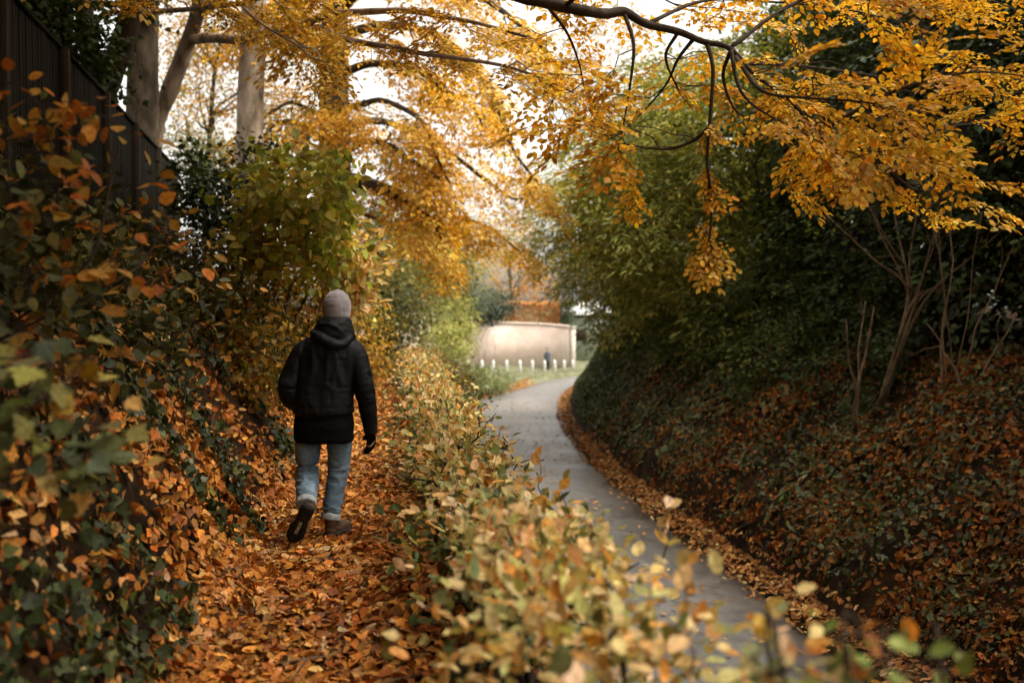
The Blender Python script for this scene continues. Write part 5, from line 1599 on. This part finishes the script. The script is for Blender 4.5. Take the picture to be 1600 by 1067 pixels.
pbush('hazel_bush', 'lime green hazel with large leaves above the walking man', [(455, 300, 11.5, 75, 70), (510, 285, 10.5, 50, 55), (430, 380, 11.5, 80, 60), (500, 370, 11, 50, 55)], 2300, LIME, .12, 'leaf', L_ROUND, 'r', 401, (-3.1, 11.4), tuft=10, spread=.16, hollow=.3)
pbush('hazel_bush', 'pale yellow hazel with long drooping leaves beside the hat of the man', [(555, 400, 12, 32, 55), (545, 470, 12, 36, 45), (530, 430, 12.4, 30, 40)], 1100, ([(.55, .4, .12), (.6, .42, .18), (.4, .4, .12), (.55, .3, .08)], [3, 2, 2, 1.4]), .125, 'leaf', L_OVAL, 'o', 402, (-3.05, 12.4), tuft=8, spread=.14, hollow=.3)
pbush('holly_tree', 'small dark holly standing against the pale straight trunk', [(405, 270, 12.6, 26, 55), (395, 350, 12.6, 24, 60), (300, 290, 13.5, 36, 60), (340, 320, 13, 36, 55)], 3400, DARKG, .075, 'leaf_glossy', L_IVY, 'i', 403, tuft=14, spread=.14, cat='tree')
pbush('bush', 'mixed green and orange bush between the fence end and the hazel', [(330, 400, 13.5, 70, 70), (400, 440, 12, 70, 70), (290, 440, 13, 60, 60), (380, 510, 10.8, 50, 70)], 7000, ([(.3, .2, .03), (.45, .24, .03), (.13, .14, .04), (.06, .07, .025), (.5, .34, .06)], [2.2, 2.6, 2.6, 2.4, 1.2]), .072, 'leaf', L_OVAL, 'o', 404, tuft=16, spread=.15)
pbush('bush', 'mixed golden bush on the bank next to the elbow of the man', [(470, 470, 13, 55, 70), (420, 560, 10, 40, 60), (560, 540, 15, 40, 60)], 4200, ([(.4, .26, .04), (.48, .3, .05), (.2, .2, .05), (.09, .1, .03), (.55, .38, .1)], [2.2, 2.6, 2.2, 1.6, 1.2]), .075, 'leaf', L_OVAL, 'o', 405, (-3.3, 13), tuft=16, spread=.16)
pbush('yew_tree', 'dark conical yew beside the path beyond the man', [(592, 375, 36, 32, 38), (588, 430, 36, 42, 45), (582, 500, 36, 45, 50), (592, 345, 36, 18, 26)], 9000, DARKG, .17, 'leaf_green', L_SLIM, 's', 406, tuft=26, spread=.2, cat='tree', stem_r=.06, stems=2)
pbush('bush', 'olive bush with fine leaves behind the dark yew', [(650, 400, 33, 60, 55), (640, 470, 31, 50, 55), (690, 420, 36, 50, 50), (628, 540, 36, 28, 50)], 11000, ([(.2, .22, .06), (.28, .28, .08), (.13, .15, .05), (.36, .3, .1), (.08, .1, .04)], [3, 3, 2.4, 1.6, 1.4]), .13, 'leaf', L_OVAL, 'o', 407, (-5.0, 33), tuft=24, spread=.32)
pbush('bush', 'bright yellow-green bush standing before the brick wall', [(705, 500, 48, 32, 34), (690, 540, 46, 40, 30), (712, 530, 48, 26, 30)], 8000, ([(.34, .38, .1), (.42, .44, .15), (.24, .29, .08), (.48, .42, .16)], [3, 3, 2, 1.2]), .14, 'leaf', L_OVAL, 'o', 408, tuft=24, spread=.3)
pbush('cypress_tree', 'blue-grey cypress rising above the yellow-green bush', [(700, 455, 58, 42, 30), (740, 460, 60, 40, 24), (665, 440, 55, 34, 40)], 9000, ([(.17, .2, .15), (.24, .27, .21), (.12, .15, .11)], [3, 2, 2]), .2, 'leaf_green', L_SLIM, 's', 409, tuft=30, spread=.4, cat='tree')
pbush('holly_bush', 'rounded dark holly overhanging the end of the brick wall', [(752, 482, 79, 34, 20), (775, 475, 80, 28, 20)], 5200, ([(.05, .07, .045), (.1, .12, .09), (.03, .045, .03), (.2, .22, .18)], [3, 2, 3, .8]), .22, 'leaf_glossy', L_OVAL, 'o', 410, tuft=22, spread=.4)
pbush('bush', 'brown and orange bush at the far end of the low hedge', [(668, 600, 20, 46, 30), (690, 640, 15.5, 50, 34), (655, 580, 22, 40, 22)], 5200, ([(.32, .13, .025), (.12, .13, .045), (.06, .07, .03), (.45, .2, .035), (.4, .36, .14)], [2.4, 2.2, 2.4, 1.6, 1.2]), .075, 'leaf', L_OVAL, 'o', 411, tuft=18, spread=.16)
pbush('bush', 'pale cream and green bush along the path where it drops away', [(665, 575, 27, 46, 18), (690, 590, 27, 50, 20), (645, 570, 27, 30, 22)], 4600, ([(.46, .42, .18), (.36, .36, .14), (.5, .36, .12), (.2, .24, .09)], [3, 3, 1.6, 1.6]), .1, 'leaf', L_OVAL, 'o', 412, tuft=18, spread=.2)
pbush('bush', 'grey-green bush leaning over the verge of the far bend', [(735, 595, 44, 36, 20), (770, 598, 50, 30, 14), (715, 590, 40, 30, 24)], 5200, ([(.18, .22, .1), (.26, .29, .15), (.14, .16, .08)], [3, 3, 2]), .13, 'leaf_green', L_OVAL, 'o', 413, tuft=20, spread=.28)
pbush('bush', 'tawny bush beside the path below the dark yew', [(606, 560, 38, 26, 36), (596, 530, 36, 26, 36)], 2600, ([(.32, .22, .08), (.4, .3, .12), (.2, .2, .08)], [3, 2, 2]), .16, 'leaf', L_SLIM, 's', 414, tuft=18, spread=.18)

pbush('ivy_bush', 'dark ivy-clad bush crowding the trunks behind the nearest fence boards', [(60, 40, 12.6, 90, 70), (130, 90, 13, 50, 60), (20, -40, 12.6, 90, 60), (180, -20, 15, 60, 50)], 6000, DARKG, .09, 'leaf_green', L_IVY, 'i', 415, (-6.0, 12.8), tuft=18, spread=.2)
DUSK = ([(.05, .055, .018), (.08, .08, .024), (.03, .034, .012), (.3, .14, .025), (.38, .2, .03), (.16, .15, .03)], [3.4, 2.4, 2.6, 1.3, 1, 1.2])
for k, (x_, y_, h_, lab) in enumerate(((-2.75, 3.6, 1.0, 'dark mixed bush on the bank top nearest the camera'), (-3.05, 5.6, 1.1, 'dark mixed bush below the second fence post'), (-3.4, 7.8, 1.0, 'dark mixed bush on the bank below the third fence post'), (-3.9, 10.2, 1.0, 'dark mixed bush between the bramble and the mixed orange bush'))):
    g = G(x_, y_)
    bush('bush', lab, (x_, y_, g), [((x_, y_, g + .35 * h_), (.55, 1.1, .5 * h_)), ((x_ + .45, y_ + .2, g - .15), (.5, 1.1, .4))], 2100, DUSK, leaf=.085, m='leaf_green', stems=6, seed=330 + k, tuft=12, spread=.14, stem_r=.012, hollow=.25, group='dark bushes under the fence')
# leafy saplings close to the camera on the left
def sapling(name, lab, foot, stems, clusters, cols, leaf, tmpl, key, seed, per=9, spread=.1, m='leaf'):
    rg = np.random.default_rng(seed)
    root = thing(name, foot, lab, 'sapling')
    T = Tubes()
    for s in stems:
        q = curve(s, 6); T.add(q, np.linspace(.009, .0022, len(q)), 6)
    allp = np.concatenate([curve(s, 6) for s in stems])
    L = Leaves()
    for c in clusters:
        j = np.argmin(np.linalg.norm(allp - c, axis=1))
        q = limb_pts(rg, allp[j], c, .08, .05, 6); T.add(q, np.linspace(.004, .0018, 6), 4, False)
        P = c + rg.normal(0, 1, (per, 3)) * np.array([spread, spread, spread * .45])
        for p in P: T.add(np.stack([c, (c + p) / 2 + [0, 0, .012], p]), [.0016, .0013, .001], 3, False)
        D = norm((P - c) + rg.normal(0, .06, (per, 3)) + [0, 0, -.05]); Nn = norm(rg.normal(0, .4, (per, 3)) + [0, -.35, .9])
        L.add(key, tmpl, P, D, Nn, leaf * rg.uniform(.65, 1.15, per), palette(rg, P, *cols, clump=.5, scale=.25, seed=seed))
    tag(T.build('stems', M['twig'], root), kind='stuff')
    L.build('foliage', M[m], root)

mapc = ([(.5, .28, .05), (.56, .36, .1), (.3, .28, .08), (.16, .2, .08), (.1, .13, .07), (.42, .17, .03)], [3, 2, 1.6, 2.4, 2, 1.2])
def atg(x, y, d): return at(x, y, d)
f1 = np.array([-1.95, 2.9, G(-1.95, 2.9)])
sapling('maple_sapling', 'young maple with soft yellow and green lobed leaves, nearest the camera on the leafy bank', f1, [[f1, [-1.7, 2.9, 1.25], at(40, 640, 2.9), at(110, 590, 3.0), at(150, 560, 3.1)], [f1, [-1.75, 2.8, 1.1], at(40, 740, 2.9), at(130, 720, 3.0)], [f1, [-1.75, 2.9, 1.5], at(20, 560, 3.1), at(60, 540, 3.2)]],
        [at(*p) for p in ((95, 575, 3), (135, 560, 3.1), (60, 620, 2.9), (110, 660, 2.9), (160, 655, 3.0), (30, 700, 2.8), (95, 720, 2.8), (60, 745, 2.8), (130, 755, 2.9), (25, 610, 2.9), (15, 660, 2.8), (150, 700, 3.1), (40, 560, 3.2), (80, 530, 3.3), (20, 760, 2.8))], mapc, .088, L_MAPLE, 'm', 501, 6, .085)
f2 = np.array([-2.25, 3.8, G(-2.25, 3.8)])
sapling('maple_sapling', 'taller maple sapling with orange leaves in front of the dark fence boards', f2, [[f2, at(60, 420, 3.76), at(90, 300, 3.69), at(70, 190, 3.69)], [f2, at(120, 430, 3.83), at(170, 300, 3.98), at(190, 200, 4.12)], [f2, at(160, 450, 3.98), at(230, 400, 4.26), at(260, 330, 4.47)]],
        [at(*p) for p in ((60, 160, 3.76), (30, 190, 3.62), (95, 170, 3.83), (150, 180, 4.05), (190, 205, 4.12), (75, 215, 3.69), (120, 205, 3.90), (35, 250, 3.55), (90, 290, 3.62), (150, 260, 3.98), (200, 290, 4.19), (60, 340, 3.62), (120, 350, 3.83), (180, 350, 4.05), (230, 330, 4.40), (170, 410, 3.98), (150, 440, 3.83), (210, 420, 4.19), (100, 420, 3.69), (40, 440, 3.55), (250, 440, 4.40), (270, 400, 4.54), (20, 130, 3.69), (20, 310, 3.55))], ([(.46, .2, .03), (.5, .3, .06), (.4, .13, .02), (.2, .2, .06), (.09, .11, .05)], [3, 2.4, 1.6, 1.4, 1.8]), .075, L_ROUND, 'm', 502, 8, .1)
f3 = np.array([-3.5, 8.2, G(-3.5, 8.2)])
sapling('bramble_bush', 'bramble with dull green and orange leaves arching from the bank below the fence', f3, [[f3, at(200, 480, 8), at(260, 430, 7.8), at(330, 430, 7.6)], [f3, at(220, 520, 7.6), at(300, 520, 7.4), at(350, 560, 7.4)], [f3, at(170, 460, 8), at(230, 380, 8.4), at(300, 360, 8.8)]],
        [at(*p) for p in ((210, 470, 8), (250, 440, 7.9), (290, 430, 7.8), (325, 440, 7.7), (260, 500, 7.6), (310, 510, 7.5), (340, 550, 7.4), (230, 540, 7.5), (280, 560, 7.3), (200, 400, 8.2), (250, 375, 8.5), (300, 365, 8.8), (340, 400, 8.6), (180, 520, 7.6), (360, 480, 8), (240, 590, 7.1), (300, 600, 7.2))], ([(.08, .1, .05), (.14, .15, .08), (.4, .22, .05), (.48, .3, .1), (.2, .1, .03)], [3, 2, 2, 1.4, 1]), .085, L_ROUND, 'r', 503, 9, .16)

# near ivy shoots and sapling at the lower right corner
f4 = np.array([1.0, 1.75, G(1.0, 1.75)])
sapling('bramble_bush', 'blurred green bramble with orange tips at the lower corner beside the lane', f4, [[f4, at(1330, 1120, 1.8), at(1380, 1040, 1.9)], [f4, at(1480, 1140, 1.9), at(1460, 1040, 2)], [f4, at(1240, 1120, 1.75), at(1200, 1060, 1.8)]],
        [at(*p) for p in ((1380, 985, 1.95), (1400, 1020, 1.9), (1330, 1040, 1.8), (1450, 1030, 2), (1260, 1050, 1.8), (1200, 1060, 1.75), (1300, 1000, 1.9), (1420, 1060, 1.9))], ([(.12, .16, .04), (.2, .24, .06), (.45, .17, .03), (.07, .1, .03)], [3, 2, 1.6, 2]), .05, L_ROUND, 'r', 504, 6, .05, 'leaf')

# ------------------------------------------------------------------ background trees
def fartree(name, lab, foot, spots, n, cols, leaf, seed, bark='bark', r=.25, hollow=.35, spread=.7, tuft=18):
    rg = np.random.default_rng(seed)
    lobes = []
    for px, py, d, wx, wy in spots:
        s = d / F_PX; lobes.append((at(px, py, d), np.array([wx * s, wx * s, wy * s])))
    t = Tree(name, foot, lab, 'tree', seed=seed)
    foot = np.array(foot, float)
    topc = lobes[-1][0]
    P = t.limb([foot - [0, 0, .1], foot + (topc - foot) * [.15, .15, .45], foot + (topc - foot) * [.6, .6, .85], topc], r, r * .25, 10)
    for c, rr in lobes:
        j = np.argmin(np.abs(P[:, 2] - (c[2] - rr[2] * .9)))
        for _ in range(4):
            q = limb_pts(rg, P[j], c + rg.normal(0, .45, 3) * rr, .08, .05, 8); t.wood.add(q, np.linspace(r * .35, r * .05, 8), 5, False)
    vol = np.array([np.prod(b) ** .67 for _, b in lobes]); vol /= vol.sum()
    for li, (c, rr) in enumerate(lobes):
        k = max(5, int(n * vol[li] / tuft))
        d = norm(rg.normal(0, 1, (k, 3))); rad = (.7 + .6 * vnoise(d * 2.2, 1, seed + li)) * (hollow + (1 - hollow) * rg.random(k) ** .5)
        pc = c + d * rr * rad[:, None]
        Pp = (pc[:, None] + rg.normal(0, spread, (k, tuft, 3)) * [1, 1, .45]).reshape(-1, 3)
        Pp = Pp[Pp[:, 2] > ground(Pp[:, 0], Pp[:, 1], False) + .2]
        t.L.add('o', L_OVAL, Pp, norm(rg.normal(0, .8, Pp.shape) - [0, 0, .3]), norm(rg.normal(0, .5, Pp.shape) + [0, 0, 1]), leaf * rg.uniform(.6, 1.2, len(Pp)), palette(rg, Pp, *cols, clump=.6, scale=2.0, seed=seed))
    t.done(M[bark], M['leaf'])

def GF(px, d): x = float(at(px, 500, d)[0]); return (x, d, G(x, d))
PALEO = ([(.58, .34, .1), (.6, .28, .06), (.62, .46, .2), (.4, .34, .14)], [3, 2, 2, 1])
fartree('tree', 'pale orange tree in the garden above the brick wall', GF(800, 92), [(790, 430, 92, 60, 45), (840, 445, 92, 45, 30), (790, 380, 92, 50, 40)], 4200, PALEO, .24, 601)
fartree('tree', 'faint golden tree far behind the bend, under the drooping boughs', GF(720, 70), [(700, 400, 70, 70, 60), (760, 390, 72, 50, 55), (660, 350, 70, 60, 60)], 5000, ([(.42, .4, .14), (.5, .42, .16), (.3, .32, .12)], [3, 2, 2]), .22, 602)
fartree('tree', 'thin golden tree against the white sky between the trunks', GF(320, 38), [(320, 150, 38, 70, 90), (360, 270, 38, 70, 60), (290, 60, 38, 60, 60), (440, 140, 40, 60, 80), (460, 40, 40, 60, 60), (270, 160, 34, 40, 90), (345, 60, 36, 50, 60)], 13000, ([(.42, .3, .06), (.5, .28, .05), (.22, .24, .07), (.3, .32, .1)], [3, 2, 2, 1]), .13, 603, 'bark_dark', .16, .2, .5, 12)
fartree('tree', 'dull green tree behind the fence end, low between the trunks', GF(320, 30), [(300, 240, 30, 50, 40), (350, 250, 30, 50, 40), (430, 210, 32, 40, 60)], 3600, ([(.12, .14, .05), (.2, .2, .08), (.4, .26, .05)], [3, 2, 1.4]), .11, 604, 'bark_dark', .14, .3, .4, 14)
fartree('tree', 'tall thin-leaved tree over the lane far away, fine twigs against white sky', GF(980, 55), [(985, 230, 55, 60, 70), (920, 150, 55, 70, 80), (960, 60, 55, 80, 70), (860, 90, 55, 60, 70), (880, 250, 55, 40, 50)], 6000, ([(.42, .32, .1), (.5, .3, .08), (.3, .3, .1)], [3, 2, 1]), .17, 605, 'bark_dark', .2, .2, .6, 10)
fartree('oak_tree', 'golden oak showing over the top of the green thicket', GF(1100, 32), [(1060, 170, 31, 80, 80), (1000, 240, 31, 60, 70), (1130, 130, 31, 80, 70), (1040, 290, 30, 60, 50)], 9000, ([(.3, .29, .07), (.4, .33, .08), (.2, .22, .06), (.46, .3, .06)], [3, 2.4, 2, 1.6]), .15, 606, 'bark_dark', .22, .3, .45, 20)
fartree('tree', 'tall dark tree crown filling the shaded upper right corner', GF(1500, 20), [(1400, 80, 19, 130, 110), (1540, 120, 18, 130, 130), (1480, -60, 18, 170, 120), (1300, 40, 21, 90, 90), (1560, 300, 16, 90, 100)], 17000, ([(.06, .09, .03), (.1, .12, .035), (.05, .06, .025), (.24, .14, .03)], [3, 2, 2.4, .8]), .11, 607, 'bark_dark', .25, .2, .35, 22)

# unseen beech added behind the view to block sky light from there
f = foot_of(-4.6, -6.0)
t = Tree('beech_tree', f, 'unseen wide beech added behind the view to shade the lane', seed=18)
t.limb(np.array([f, f + [.1, 0, 3], f + [.3, -.2, 6], f + [.8, -.4, 9]]), .4, .2, 12)
t.mass((0, -6.5, 6.5), (5.5, 3.0, 3.6), 9000, .34, NEARO)
t.mass((-4.5, -4.5, 4.2), (2.0, 3.0, 2.4), 4000, .3, NEARO)
t.mass((5.5, -6.5, 4.5), (3.0, 3.5, 3.4), 5000, .3, NEARO)
t.mass((0.5, -9, 2.4), (4.5, 1.6, 2.6), 5000, .3, NEARO)
t.done(M['bark_dark'], M['leaf'])
